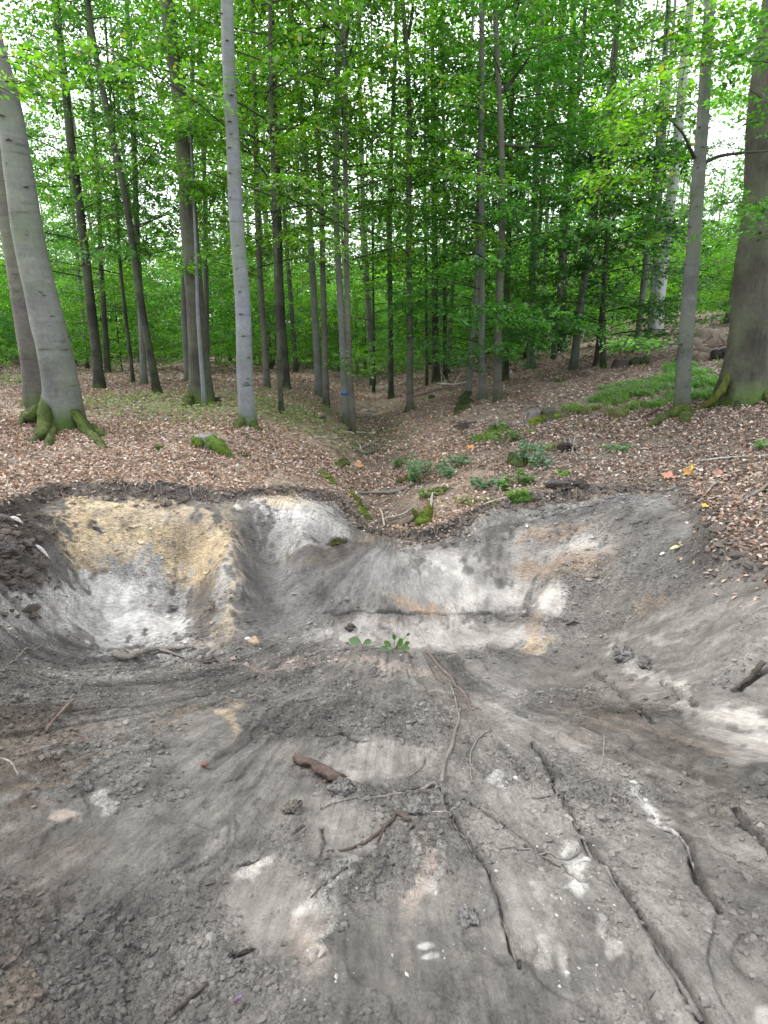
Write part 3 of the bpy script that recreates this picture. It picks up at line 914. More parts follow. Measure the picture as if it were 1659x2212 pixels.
def tree(name, label, axis, wb, wt, bark, crown=None, tint=(1, 1, 1), cs=1.0, extra=7.0, sides=14, flare=.45, cat='tree', group=None, nr=26, depth=None, crz=0, fh=None, seed=0):
    """axis: survey points of the trunk's centre line, foot first; wb, wt: widths at both ends"""
    b = hx(*axis[0]) if depth is None else None
    if b is None:
        b = at_depth(*axis[0], depth)
        b = np.array([b[0], b[1], H(b[0], b[1])[0]])
    Y = b[1]
    P = np.array([at_depth(px, py, Y) for px, py in axis])
    P[0] = b
    f = ((P - CAMP) @ FWD)
    hh = np.linspace(0, 1, len(P))
    if len(P) > 1:
        zz = (P[:, 2] - P[0, 2]) / max(P[-1, 2] - P[0, 2], .1)
    W = (wb + (wt - wb) * zz) * f / FPX / 2
    d = P[-1] - P[-2]; d = d / np.linalg.norm(d); d = d * .6 + np.array([0, 0, .4]); d /= np.linalg.norm(d)
    e = max(extra, 0.5)
    P = np.vstack([P, P[-1] + d * e * .5, P[-1] + d * e]); W = np.concatenate([W, [W[-1] * .75, W[-1] * .3]])
    # a little depth to the lean, so that trunks do not stand in one plane
    rs = np.random.default_rng(int(axis[0][0] * 7 + axis[0][1]))
    P[:, 1] += rs.normal(0, .012) * (P[:, 2] - P[0, 2])
    P = np.vstack([P[0] + (P[0] - P[1]) / np.linalg.norm(P[0] - P[1]) * .25, P]); W = np.concatenate([[W[0] * 1.05], W])
    root = link(name, None, label=label, cat=cat, group=group, loc=tuple(b))
    tm = trunk_mesh('trunk', P - b, W, sides, bark, int(axis[0][0]), flare, fh or max(.12, W[1] * 1.6), nr)
    link('trunk', tm, root)
    if crown:
        c = link('crown', CR_M[crown], root)
        top = P[-1] - b
        c.rotation_euler = (0, 0, crz or rs.uniform(0, 6.28))
        # shear the crown's axis along the lean by tilting it
        k = np.interp(6.0, P[:, 2] - b[2], P[:, 0] - b[0])
        c.rotation_euler = (0, math.atan2(k, 6.0), c.rotation_euler[2])
        c.scale = (cs, cs, cs)
        c.color = (*tint, 1)
    return root, P, W, b


def limb(root, b, pts, r0, r1, bark, name='branch', sides=6):
    A = Acc(); P = resample(np.array(pts) - b, 12)
    A.tube(P, np.linspace(r0, r1, 12), sides, rough=.08)
    return link(name, A.mesh(name, [M[bark]]), root)


def hand_sprays(root, b, items, seed, leaf, tint=(1, 1, 1), nl=46, name='foliage', yel=.0, droop=.22, pit_sd=.12):
    """sprays hung at given points: (x,y,z, azimuth, length)"""
    r = np.random.default_rng(seed)
    I = np.array(items)
    base = I[:, :3] - b
    V, T, C = spray_leaves(base, I[:, 3], r.normal(0, pit_sd, len(I)), I[:, 4], nl, leaf, r, droop, yel)
    A = Acc(); A.add(V, [T], 1, C)
    for k in range(len(I)):
        d = np.array([cos(I[k, 3]), sin(I[k, 3]), 0])
        t = np.linspace(0, 1, 4)[:, None]
        P = base[k] + d * I[k, 4] * t; P[:, 2] += -droop * I[k, 4] * t[:, 0] ** 2
        A.tube(P, np.linspace(.006, .002, 4), 3, 0, (.8, .8, .8), cap=False)
    o = link(name, A.mesh(name, [M['dark_bark'], M['leaf']], smooth=False), root)
    o.color = (*tint, 1)
    return o


def knots(root, b, P, W, items, seed, col=(.4, .38, .35)):
    """branch scars: low lips of bark on the camera's half of the trunk; items: (height, angle, width, height)"""
    r_ = np.random.default_rng(seed)
    for (h, a, w, hh) in items:
        z = P[:, 2] - b[2]
        c0 = np.array([np.interp(h, z, P[:, 0]), np.interp(h, z, P[:, 1]), h + b[2]]) - b
        R = np.interp(h, z, W)
        n_ = np.array([sin(a), -cos(a), 0]); t_ = np.array([cos(a), sin(a), 0])
        ph = np.linspace(0, 2 * pi, 14, endpoint=False)
        for (k, o, cc) in ((1.0, -.012, .8), (.78, .006, 1.0), (.45, .004, .45)):
            ring = c0 + n_ * (R + o) + np.outer(np.cos(ph) * w * k, t_) + np.outer(np.sin(ph) * hh * k - .25 * w * np.cos(ph) ** 2, [0, 0, 1])
            if k == 1.0: V = [ring]; C = [np.full((14, 3), cc)]
            else: V.append(ring); C.append(np.full((14, 3), cc))
        V = np.vstack(V + [c0[None] + n_ * (R - .002)]); C = np.vstack(C + [np.full((1, 3), .3)]) * np.array(col) / .4
        q = np.arange(14); q2 = (q + 1) % 14
        Q = np.vstack([np.stack([q, q2, q2 + 14, q + 14], 1), np.stack([q + 14, q2 + 14, q2 + 28, q + 28], 1)])
        A = Acc(); A.add(V, [Q, np.stack([q + 28, q2 + 28, np.full(14, 42)], 1)], 0, C * .75)
        link('branch_scar', A.mesh('branch_scar', [M['beech_bark']]), root)


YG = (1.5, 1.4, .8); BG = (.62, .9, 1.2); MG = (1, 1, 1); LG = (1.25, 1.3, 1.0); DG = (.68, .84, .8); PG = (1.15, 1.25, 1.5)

# --- the big grey beech on the left bank
tA, PA, WA, bA = tree('beech_tree', 'thick grey beech with mossy root buttresses leaning at the left edge', [(138, 925), (134, 840), (108, 690), (82, 553), (50, 380), (16, 200), (-40, 0)], 76, 46, 'beech_bark', None, extra=9, sides=40, nr=70, flare=.38, fh=.22)
gA = lambda px, py, up=0.0: hx(px, py) + np.array([0, 0, up])
dirA = lambda px, py, dy=-.12: at_depth(px, py, bA[1] + dy)
mossy_root('root', tA, [dirA(150, 880, -.05), dirA(172, 905, -.22), dirA(195, 935, -.35), gA(215, 962, .03), gA(240, 972, -.03)], [.07, .10, .085, .05, .02], 3, bA, fz=500)
mossy_root('root', tA, [dirA(98, 855, -.05), dirA(100, 890, -.30), dirA(98, 925, -.36), gA(88, 950, .04), gA(62, 958, -.03)], [.06, .105, .105, .07, .03], 4, bA, fz=500)
mossy_root('root', tA, [dirA(85, 880, .0), dirA(72, 900, -.1), gA(58, 912, .10), gA(42, 922, -.04)], [.07, .085, .075, .035], 5, bA, fz=400)
mossy_root('root', tA, [dirA(118, 905, -.2), dirA(112, 930, -.36), gA(108, 958, .03), gA(104, 968, -.03)], [.045, .06, .05, .03], 6, bA, fz=250)
mossy_root('root', tA, [dirA(165, 900, .1), dirA(190, 920, .1), gA(225, 945, .02), gA(240, 950, -.03)], [.06, .06, .04, .015], 7, bA, (.05, .07, .012), fz=150)
tB, PB, WB, bB = tree('beech_tree', 'brownish rough beech trunk standing close behind the thick grey beech at the left', [(88, 880), (82, 840), (62, 700), (42, 560), (24, 470), (0, 340), (-60, 60)], 52, 44, 'brown_bark', None, extra=9, sides=24, nr=44, flare=.3)
rk = np.random.default_rng(61)
knots(tA, bA, PA, WA, [(h_, rk.normal(0, .6), rk.uniform(.025, .06), rk.uniform(.006, .014)) for h_ in np.arange(.5, 6.5, .26)] + [(1.0, .95, .05, .04), (.62, .5, .03, .02), (2.55, -.2, .09, .012), (1.85, .1, .08, .01)], 1)
# yellow-green spray in front of the grey beech
it = []
r0 = np.random.default_rng(5)
for k in range(15):
    p = at_depth(r0.uniform(-40, 75), r0.uniform(70, 200), r0.uniform(6.3, 7.2)); it.append((*p, r0.uniform(-.5, .5), r0.uniform(.28, .5)))
hand_sprays(tB, bB, it, 21, .075, YG, 26, yel=.07, droop=.4)

# --- other trunks, from the left to the right of the wood
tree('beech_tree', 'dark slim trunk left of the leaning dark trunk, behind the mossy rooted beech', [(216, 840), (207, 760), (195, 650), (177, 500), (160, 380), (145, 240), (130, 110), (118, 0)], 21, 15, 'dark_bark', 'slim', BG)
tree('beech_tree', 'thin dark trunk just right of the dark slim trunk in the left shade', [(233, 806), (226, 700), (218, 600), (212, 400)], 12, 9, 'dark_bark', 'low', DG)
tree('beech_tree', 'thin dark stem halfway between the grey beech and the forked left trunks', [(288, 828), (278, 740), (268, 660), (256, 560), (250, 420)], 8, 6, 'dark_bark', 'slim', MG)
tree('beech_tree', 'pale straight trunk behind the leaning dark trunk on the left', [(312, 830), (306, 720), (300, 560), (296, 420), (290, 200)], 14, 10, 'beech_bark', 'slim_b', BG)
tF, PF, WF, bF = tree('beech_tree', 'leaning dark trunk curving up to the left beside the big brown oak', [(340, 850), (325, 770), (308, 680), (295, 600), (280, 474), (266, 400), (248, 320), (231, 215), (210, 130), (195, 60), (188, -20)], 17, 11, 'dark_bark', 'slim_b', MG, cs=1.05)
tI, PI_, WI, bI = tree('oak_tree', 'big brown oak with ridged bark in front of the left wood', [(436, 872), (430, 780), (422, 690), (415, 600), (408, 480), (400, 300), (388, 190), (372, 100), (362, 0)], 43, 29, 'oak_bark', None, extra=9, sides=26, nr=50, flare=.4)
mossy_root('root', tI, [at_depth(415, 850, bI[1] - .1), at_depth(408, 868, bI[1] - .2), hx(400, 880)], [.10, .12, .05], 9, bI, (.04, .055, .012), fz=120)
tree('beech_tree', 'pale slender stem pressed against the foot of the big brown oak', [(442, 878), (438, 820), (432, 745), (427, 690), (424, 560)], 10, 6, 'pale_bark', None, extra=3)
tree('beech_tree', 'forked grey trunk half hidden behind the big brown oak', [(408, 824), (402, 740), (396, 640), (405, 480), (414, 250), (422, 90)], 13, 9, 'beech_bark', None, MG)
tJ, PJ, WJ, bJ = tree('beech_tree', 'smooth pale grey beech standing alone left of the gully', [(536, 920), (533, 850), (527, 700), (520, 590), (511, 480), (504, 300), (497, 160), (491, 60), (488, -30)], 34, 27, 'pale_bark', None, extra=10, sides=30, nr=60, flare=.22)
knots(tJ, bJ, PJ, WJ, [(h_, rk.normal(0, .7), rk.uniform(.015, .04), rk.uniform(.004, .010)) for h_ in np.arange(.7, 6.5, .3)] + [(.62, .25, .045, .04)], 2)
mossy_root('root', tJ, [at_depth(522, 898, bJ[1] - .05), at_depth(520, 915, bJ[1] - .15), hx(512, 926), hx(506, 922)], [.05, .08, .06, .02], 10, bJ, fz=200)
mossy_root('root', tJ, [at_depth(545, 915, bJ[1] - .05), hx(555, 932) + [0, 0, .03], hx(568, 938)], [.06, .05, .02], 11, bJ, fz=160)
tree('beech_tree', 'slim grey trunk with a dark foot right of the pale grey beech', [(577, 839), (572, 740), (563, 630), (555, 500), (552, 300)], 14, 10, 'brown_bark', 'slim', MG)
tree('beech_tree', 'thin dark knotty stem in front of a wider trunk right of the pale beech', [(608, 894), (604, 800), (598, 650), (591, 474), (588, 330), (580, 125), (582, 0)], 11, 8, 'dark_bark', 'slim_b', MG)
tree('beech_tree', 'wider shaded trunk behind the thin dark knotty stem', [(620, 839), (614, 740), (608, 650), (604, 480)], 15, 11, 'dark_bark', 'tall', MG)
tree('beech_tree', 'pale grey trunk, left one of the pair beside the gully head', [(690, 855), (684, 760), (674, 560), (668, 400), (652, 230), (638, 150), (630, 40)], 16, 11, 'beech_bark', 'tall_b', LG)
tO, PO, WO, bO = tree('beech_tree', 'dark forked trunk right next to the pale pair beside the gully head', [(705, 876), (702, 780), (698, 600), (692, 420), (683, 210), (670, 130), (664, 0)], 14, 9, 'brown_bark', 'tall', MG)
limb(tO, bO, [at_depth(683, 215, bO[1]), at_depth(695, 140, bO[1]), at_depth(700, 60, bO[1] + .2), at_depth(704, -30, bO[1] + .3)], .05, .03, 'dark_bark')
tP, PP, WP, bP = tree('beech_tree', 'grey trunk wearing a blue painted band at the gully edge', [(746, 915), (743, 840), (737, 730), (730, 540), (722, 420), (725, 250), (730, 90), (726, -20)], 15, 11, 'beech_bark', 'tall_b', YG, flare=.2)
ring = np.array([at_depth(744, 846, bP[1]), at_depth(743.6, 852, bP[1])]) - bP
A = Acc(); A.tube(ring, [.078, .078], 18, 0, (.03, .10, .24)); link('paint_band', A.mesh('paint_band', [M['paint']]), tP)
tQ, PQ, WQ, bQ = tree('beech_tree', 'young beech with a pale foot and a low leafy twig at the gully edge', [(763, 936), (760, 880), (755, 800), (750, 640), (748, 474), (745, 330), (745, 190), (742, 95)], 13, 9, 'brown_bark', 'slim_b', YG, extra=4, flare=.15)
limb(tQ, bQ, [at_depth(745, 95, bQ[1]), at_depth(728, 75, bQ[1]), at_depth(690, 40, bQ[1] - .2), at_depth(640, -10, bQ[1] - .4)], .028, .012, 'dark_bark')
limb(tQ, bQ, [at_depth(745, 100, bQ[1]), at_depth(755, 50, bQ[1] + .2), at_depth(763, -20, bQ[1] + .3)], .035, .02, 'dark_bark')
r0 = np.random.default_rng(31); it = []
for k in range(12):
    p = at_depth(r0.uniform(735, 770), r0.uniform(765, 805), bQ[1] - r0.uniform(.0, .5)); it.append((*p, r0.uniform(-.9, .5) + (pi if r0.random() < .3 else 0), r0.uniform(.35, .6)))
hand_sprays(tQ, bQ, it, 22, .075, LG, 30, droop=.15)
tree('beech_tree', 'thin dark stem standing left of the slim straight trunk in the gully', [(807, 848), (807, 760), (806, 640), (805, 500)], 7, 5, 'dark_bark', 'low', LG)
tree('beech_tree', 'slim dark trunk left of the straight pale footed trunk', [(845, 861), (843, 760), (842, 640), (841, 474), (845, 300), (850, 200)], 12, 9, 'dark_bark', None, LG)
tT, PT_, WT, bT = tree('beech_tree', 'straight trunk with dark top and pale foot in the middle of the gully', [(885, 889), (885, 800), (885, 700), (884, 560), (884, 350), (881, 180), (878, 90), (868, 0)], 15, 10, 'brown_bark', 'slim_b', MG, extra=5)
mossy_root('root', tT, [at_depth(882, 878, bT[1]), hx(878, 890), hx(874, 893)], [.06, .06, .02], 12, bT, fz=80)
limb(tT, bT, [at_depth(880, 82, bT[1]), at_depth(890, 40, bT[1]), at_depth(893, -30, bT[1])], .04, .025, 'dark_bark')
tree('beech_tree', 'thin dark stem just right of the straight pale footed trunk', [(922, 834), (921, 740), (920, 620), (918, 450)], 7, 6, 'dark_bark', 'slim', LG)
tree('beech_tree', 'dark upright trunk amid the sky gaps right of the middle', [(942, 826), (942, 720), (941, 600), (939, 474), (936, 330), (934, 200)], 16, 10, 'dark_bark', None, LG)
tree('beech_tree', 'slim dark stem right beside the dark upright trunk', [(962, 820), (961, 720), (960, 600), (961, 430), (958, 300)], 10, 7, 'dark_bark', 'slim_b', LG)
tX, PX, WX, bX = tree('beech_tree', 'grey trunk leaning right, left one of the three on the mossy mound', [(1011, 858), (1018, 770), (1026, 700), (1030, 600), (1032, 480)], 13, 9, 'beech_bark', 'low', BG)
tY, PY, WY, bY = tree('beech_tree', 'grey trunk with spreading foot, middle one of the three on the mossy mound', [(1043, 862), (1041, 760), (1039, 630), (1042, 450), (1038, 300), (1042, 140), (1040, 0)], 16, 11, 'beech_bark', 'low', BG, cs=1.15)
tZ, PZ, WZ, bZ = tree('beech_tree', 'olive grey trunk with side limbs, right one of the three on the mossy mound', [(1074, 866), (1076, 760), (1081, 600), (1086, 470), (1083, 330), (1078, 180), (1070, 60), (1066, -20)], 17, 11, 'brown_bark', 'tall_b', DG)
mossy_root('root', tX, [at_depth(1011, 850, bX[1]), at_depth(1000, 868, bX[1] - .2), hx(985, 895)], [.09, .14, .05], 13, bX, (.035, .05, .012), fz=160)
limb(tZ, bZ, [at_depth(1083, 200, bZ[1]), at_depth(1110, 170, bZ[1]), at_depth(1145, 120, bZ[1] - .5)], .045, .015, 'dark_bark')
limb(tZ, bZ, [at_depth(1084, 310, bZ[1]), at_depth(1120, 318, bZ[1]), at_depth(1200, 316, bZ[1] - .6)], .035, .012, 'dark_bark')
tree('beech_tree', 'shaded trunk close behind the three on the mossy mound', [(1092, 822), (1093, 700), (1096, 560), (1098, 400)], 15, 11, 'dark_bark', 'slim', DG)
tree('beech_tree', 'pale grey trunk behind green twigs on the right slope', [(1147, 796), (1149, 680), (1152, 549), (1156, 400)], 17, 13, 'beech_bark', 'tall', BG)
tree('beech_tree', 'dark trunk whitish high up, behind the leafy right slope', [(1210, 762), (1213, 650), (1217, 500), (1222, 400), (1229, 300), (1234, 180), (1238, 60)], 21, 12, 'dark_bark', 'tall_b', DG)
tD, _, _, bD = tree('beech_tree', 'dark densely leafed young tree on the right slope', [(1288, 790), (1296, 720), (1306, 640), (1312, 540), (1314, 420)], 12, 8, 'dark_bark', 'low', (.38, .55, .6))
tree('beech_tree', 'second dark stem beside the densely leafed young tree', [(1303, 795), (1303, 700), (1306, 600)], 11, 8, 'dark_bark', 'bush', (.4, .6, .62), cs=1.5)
tAE, PAE, WAE, bAE = tree('beech_tree', 'whitish trunk leaning right on top of the right slope', [(1417, 730), (1424, 640), (1435, 540), (1443, 474), (1450, 400), (1458, 330), (1466, 200)], 24, 18, 'white_bark', None, MG, flare=.15)
tree('beech_tree', 'pale trunk close behind the whitish leaning trunk', [(1404, 732), (1412, 640), (1420, 520), (1428, 400)], 14, 10, 'pale_bark', None, MG)
tAF, PAF, WAF, bAF = tree('beech_tree', 'slender beech with mossy curled root at the right of the pit', [(1472, 895), (1476, 830), (1484, 724), (1492, 600), (1499, 490), (1508, 380), (1518, 260), (1528, 120), (1537, 0)], 32, 22, 'dark_beech', None, extra=7, sides=26, nr=54, flare=.18)
knots(tAF, bAF, PAF, WAF, [(h_, rk.normal(0, .7), rk.uniform(.015, .035), rk.uniform(.004, .012)) for h_ in np.arange(.4, 4.5, .22)], 3)
dF = lambda px, py, dy=-.1: at_depth(px, py, bAF[1] + dy)
mossy_root('root', tAF, [dF(1468, 878), dF(1462, 896, -.14), hx(1440, 905) + [0, 0, .05], hx(1410, 922) + [0, 0, .02], hx(1392, 928) + [0, 0, -.02]], [.08, .09, .06, .04, .015], 14, bAF, fz=300)
mossy_root('root', tAF, [dF(1478, 872), dF(1480, 898, -.16), hx(1478, 915)], [.08, .10, .07], 15, bAF, fz=260)
limb(tAF, bAF, [at_depth(1500, 340, bAF[1]), at_depth(1485, 310, bAF[1] - .1), at_depth(1478, 290, bAF[1] - .3), at_depth(1440, 250, bAF[1] - .7)], .022, .008, 'dark_bark')
limb(tAF, bAF, [at_depth(1522, 352, bAF[1]), at_depth(1545, 338, bAF[1]), at_depth(1600, 330, bAF[1] - .2), at_depth(1660, 326, bAF[1] - .4)], .025, .01, 'dark_bark')
limb(tAF, bAF, [at_depth(1480, 744, bAF[1]), at_depth(1440, 742, bAF[1] - .2), at_depth(1380, 744, bAF[1] - .3)], .014, .005, 'dark_bark')
r0 = np.random.default_rng(33)
it = [(*at_depth(r0.uniform(1330, 1478), 742 + r0.normal(0, 4), bAF[1] - r0.uniform(-.5, .6)), pi + r0.normal(0, .6), r0.uniform(.3, .5)) for k in range(16)]
hand_sprays(tAF, bAF, it, 23, .07, PG, 34, droop=.12, pit_sd=.05)
it = [(*at_depth(r0.uniform(1340, 1480), r0.uniform(170, 300), bAF[1] - r0.uniform(.0, 1.2)), pi + r0.normal(0, .7), r0.uniform(.35, .6)) for k in range(30)]
it += [(*at_depth(r0.uniform(1290, 1440), r0.uniform(370, 400), bAF[1] - r0.uniform(.0, .8)), pi + r0.normal(0, .7), r0.uniform(.3, .5)) for k in range(10)]
it += [(*at_depth(r0.uniform(1450, 1530), r0.uniform(30, 180), bAF[1] - r0.uniform(-.5, 1.0)), r0.uniform(0, 6.3), r0.uniform(.35, .6)) for k in range(16)]
hand_sprays(tAF, bAF, it, 24, .075, YG, 34, yel=.03, droop=.35)
tAG, PAG, WAG, bAG = tree('oak_tree', 'massive dark oak with flared mossy foot at the right edge', [(1600, 868), (1606, 780), (1615, 674), (1622, 570), (1632, 474), (1650, 300), (1688, 0)], 76, 63, 'oak_bark', None, extra=9, sides=48, nr=70, flare=.5, fh=.34)
dG = lambda px, py, dy=-.2: at_depth(px, py, bAG[1] + dy)
mossy_root('root', tAG, [dG(1578, 800, -.08), dG(1562, 838, -.16), dG(1545, 862, -.2), hx(1518, 884) + [0, 0, .03], hx(1490, 892) + [0, 0, -.02]], [.03, .05, .05, .035, .012], 16, bAG, (.06, .075, .012), fz=320)
mossy_root('root', tAG, [dG(1600, 838, -.2), dG(1596, 866, -.26), hx(1590, 886) + [0, 0, -.02]], [.03, .05, .03], 17, bAG, (.03, .036, .014), fz=160)
mossy_root('root', tAG, [dG(1640, 810, -.12), dG(1652, 850, -.2), hx(1672, 880) + [0, 0, -.02]], [.03, .05, .03], 18, bAG, (.045, .06, .012), fz=200)
it = [(*at_depth(r0.uniform(1560, 1720), r0.uniform(-20, 300), bAG[1] - r0.uniform(.5, 1.6)), r0.uniform(0, 6.3), r0.uniform(.35, .7)) for k in range(34)]
it += [(*at_depth(r0.uniform(1590, 1720), r0.uniform(420, 500), bAG[1] - r0.uniform(.5, 1.2)), r0.uniform(0, 6.3), r0.uniform(.3, .6)) for k in range(14)]
hand_sprays(tAG, bAG, it, 25, .075, (.75, .95, .9), 34, droop=.2)

r0 = np.random.default_rng(35)
it = [(*at_depth(r0.uniform(960, 1200), r0.uniform(655, 700), bZ[1] - r0.uniform(-.2, 1.4)), r0.uniform(0, 6.3), r0.uniform(.4, .7)) for k in range(38)]
it += [(*at_depth(r0.uniform(1080, 1250), r0.uniform(420, 470), bZ[1] - r0.uniform(-.2, 1.4)), r0.uniform(0, 6.3), r0.uniform(.4, .7)) for k in range(20)]
hand_sprays(tZ, bZ, it, 26, .08, (.85, 1.2, 1.35), 40, droop=.1, pit_sd=.06)
it = [(*at_depth(r0.uniform(375, 450), r0.uniform(250, 290), bI[1] - r0.uniform(.2, .9)), r0.uniform(0, 6.3), r0.uniform(.4, .7)) for k in range(14)]
it += [(*at_depth(r0.uniform(385, 440), r0.uniform(385, 410), bI[1] - r0.uniform(.2, .9)), r0.uniform(0, 6.3), r0.uniform(.35, .6)) for k in range(9)]
it += [(*at_depth(r0.uniform(330, 420), r0.uniform(20, 110), bI[1] - r0.uniform(.2, .9)), r0.uniform(0, 6.3), r0.uniform(.4, .7)) for k in range(12)]
it += [(*at_depth(r0.uniform(385, 450), r0.uniform(545, 590), bI[1] - r0.uniform(.2, .9)), r0.uniform(0, 6.3), r0.uniform(.3, .5)) for k in range(8)]
hand_sprays(tI, bI, it, 27, .085, LG, 40, droop=.2)

# --- slim trees deeper in the wood
far_lab = 'slim far beech among many alike, deep in the green wood behind the gully'
far_grp = 'slim beeches deep in the wood'
protoF = []
for k, (bk, crn, w) in enumerate([('beech_bark', 'far', .085), ('beech_bark', 'far_b', .10), ('pale_bark', 'tall', .095), ('dark_beech', 'tall_b', .08)]):
    root = link('beech_tree', None, label=far_lab, cat='tree', group=far_grp)
    P = np.array([[0, 0, -.3], [0.03, 0, 1.5], [0.1 * (k - 1), .1, 5], [.2 * (k - 1.5), 0, 10], [.25 * (k - 1.5), 0, 16]])
    link('trunk', trunk_mesh('trunk', P, np.array([w, w, w * .8, w * .6, w * .15]), 10, bk, 90 + k, .4, .2, 20), root)
    c = link('crown', CR_M[crn], root)
    protoF.append(root)
rf = np.random.default_rng(77)
placed = []
n = 0
tries = 0
while n < 96 and tries < 4000:
    tries += 1
    Y = 15 + 62 * rf.random() ** 1.25
    x = rf.uniform(-.80, .80) * Y
    if Y < 20 and abs(x) < 3.2: continue
    if Y < 44 and any(a < x / Y < b_ for a, b_ in ((-.40, -.31), (-.015, .055), (.45, .53), (.61, .66))): continue
    if any((x - a) ** 2 + (Y - b_) ** 2 < 2.0 ** 2 for a, b_ in placed): continue
    placed.append((x, Y))
    k = int(rf.integers(0, 4))
    loc = (x, Y, float(H(x, Y)[0]) - .02)
    q = x / Y
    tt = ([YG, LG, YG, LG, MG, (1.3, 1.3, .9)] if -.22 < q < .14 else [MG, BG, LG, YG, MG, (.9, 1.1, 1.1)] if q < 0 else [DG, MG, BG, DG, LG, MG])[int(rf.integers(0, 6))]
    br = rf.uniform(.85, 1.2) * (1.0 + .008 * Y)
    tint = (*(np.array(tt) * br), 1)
    sc = rf.uniform(.8, 1.25)
    if n < 4:
        o = protoF[n]; o.location = loc; o.rotation_euler = (rf.normal(0, .03), rf.normal(0, .03), rf.uniform(0, 6.28)); o.scale = (sc,) * 3
        o.children[1].color = tint
    else:
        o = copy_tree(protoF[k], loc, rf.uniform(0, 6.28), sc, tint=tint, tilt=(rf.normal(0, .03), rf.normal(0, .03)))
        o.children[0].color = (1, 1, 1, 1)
    n += 1

# --- low beech saplings that close the view under the crowns
sap = link('beech_sapling', None, label='low bushy beech sapling among many alike, under the far trees', cat='sapling', group='beech saplings under the trees')
A = Acc(); A.tube(np.array([[0, 0, -.1], [.03, .02, 1], [.0, .05, 2.2], [.04, 0, 3.3]]), [.025, .02, .012, .004], 6)
link('stem', A.mesh('stem', [M['dark_bark']]), sap)
link('crown', CR_M['bush'], sap)
n = 0; tries = 0; pl2 = []
while n < 205 and tries < 4000:
    tries += 1
    Y = 16 + 46 * rf.random() ** .9
    x = rf.uniform(-.78, .78) * Y
    if abs(x + .02 * Y) < 2.6 and Y < 24: continue
    if x > 0 and Y < 17.5: continue
    if .43 < x / Y < .54 and Y < 40: continue
    if any((x - a) ** 2 + (Y - b_) ** 2 < 1.1 ** 2 for a, b_ in pl2): continue
    pl2.append((x, Y))
    loc = (x, Y, float(H(x, Y)[0]) - .02)
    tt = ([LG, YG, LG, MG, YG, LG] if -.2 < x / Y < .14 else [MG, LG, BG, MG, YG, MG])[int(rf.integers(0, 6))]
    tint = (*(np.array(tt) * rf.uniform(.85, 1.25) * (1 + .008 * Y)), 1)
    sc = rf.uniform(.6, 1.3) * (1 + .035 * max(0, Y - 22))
    if n == 0:
        sap.location = loc; sap.children[1].color = tint
    else:
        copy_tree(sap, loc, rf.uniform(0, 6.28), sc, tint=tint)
    n += 1
print('trees', round(time.time() - T0, 1), 's')

# --- the wood beyond, one green mass
r = np.random.default_rng(99)
N = 5600
ang = r.uniform(-.95, .95, N); dist = r.uniform(58, 95, N); zz = -.5 + 27 * r.random(N) ** 1.7
bx, by = np.sin(ang) * dist, np.cos(ang) * dist
keep = fbm(bx * .11 + by * .05, zz * .16, 1.0, 3, 55) > -.07 - .4 * (zz < 11)
bx, by, zz = bx[keep], by[keep], zz[keep]
base = np.column_stack([bx, by, forest_z(bx, by) + zz])
V, T, C = spray_leaves(base, r.uniform(0, 6.28, len(base)), r.normal(0, .3, len(base)), r.uniform(1.6, 3.4, len(base)), 34, .42, r)
A = Acc(); A.add(V, [T], 0, C)
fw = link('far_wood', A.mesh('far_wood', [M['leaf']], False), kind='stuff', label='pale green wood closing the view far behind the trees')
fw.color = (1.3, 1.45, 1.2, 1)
# ------------------------------------------------------------------ leaf litter (uncountable)
def scatter_litter(n, ylo, yhi, seed, size, per):
    r = np.random.default_rng(seed)
    y = ylo + (yhi - ylo) * r.random(n) ** per
    x = r.uniform(-1, 1, n) * (.72 * y + 1.3)
    c, ins, dl = ground_col(x, y)
    dens = 1.2 * fbm(x, y, .9, 3, 121) + .8 * fbm(x, y, 4, 3, 125)
    rightside = sstep(.4, 1.6, x - .03 * y)
    gul = np.exp(-((x + .02 * y - .15) / .5) ** 2)
    keep = (~ins) & (dens + r.random(n) * .5 > -.0 + .06 * rightside + .10 * gul)
    x, y, rightside = x[keep], y[keep], rightside[keep]
    n = len(x)
    z = H(x, y) + r.uniform(.003, .03, n)
    a = r.uniform(0, 2 * pi, n)
    tilt = r.normal(0, .38, n)
    ld = np.stack([np.cos(a) * np.cos(tilt), np.sin(a) * np.cos(tilt), np.sin(tilt)], 1)
    nr = np.array([0, 0, 1.0]) + r.normal(0, .4, (n, 3))
    L = size * r.uniform(.6, 1.25, n); W = L * r.uniform(.24, .36, n)
    PAL = np.array([[.29, .215, .17], [.36, .295, .25], [.23, .14, .10], [.19, .15, .125], [.44, .39, .345], [.24, .125, .08], [.13, .10, .082], [.30, .18, .09], [.54, .51, .47]])
    pl = np.array([.24, .15, .17, .12, .07, .10, .08, .07, .03]); pr = np.array([.13, .10, .11, .22, .09, .07, .20, .03, .06])
    kl = r.choice(9, n, p=pl / pl.sum()); kr = r.choice(9, n, p=pr / pr.sum())
    k = np.where(r.random(n) < rightside, kr, kl)
    col = PAL[k] * np.array([.98, .94, .89]) * r.uniform(.75, 1.2, (n, 1)) * np.where(rightside > .5, .86, 1.0)[:, None]
    gr = (fbm(x, y, .7, 3, 131) > .12) & (r.random(n) < .35) & (y > 8.4) & (x < -.5)
    col = np.where(gr[:, None], np.array([.20, .22, .07]) * r.uniform(.7, 1.2, (n, 1)), col)
    pos = np.column_stack([x, y, z]) - ld * (L * .5)[:, None]
    return leaves(pos, ld, nr, L, W, col, fold=.45)


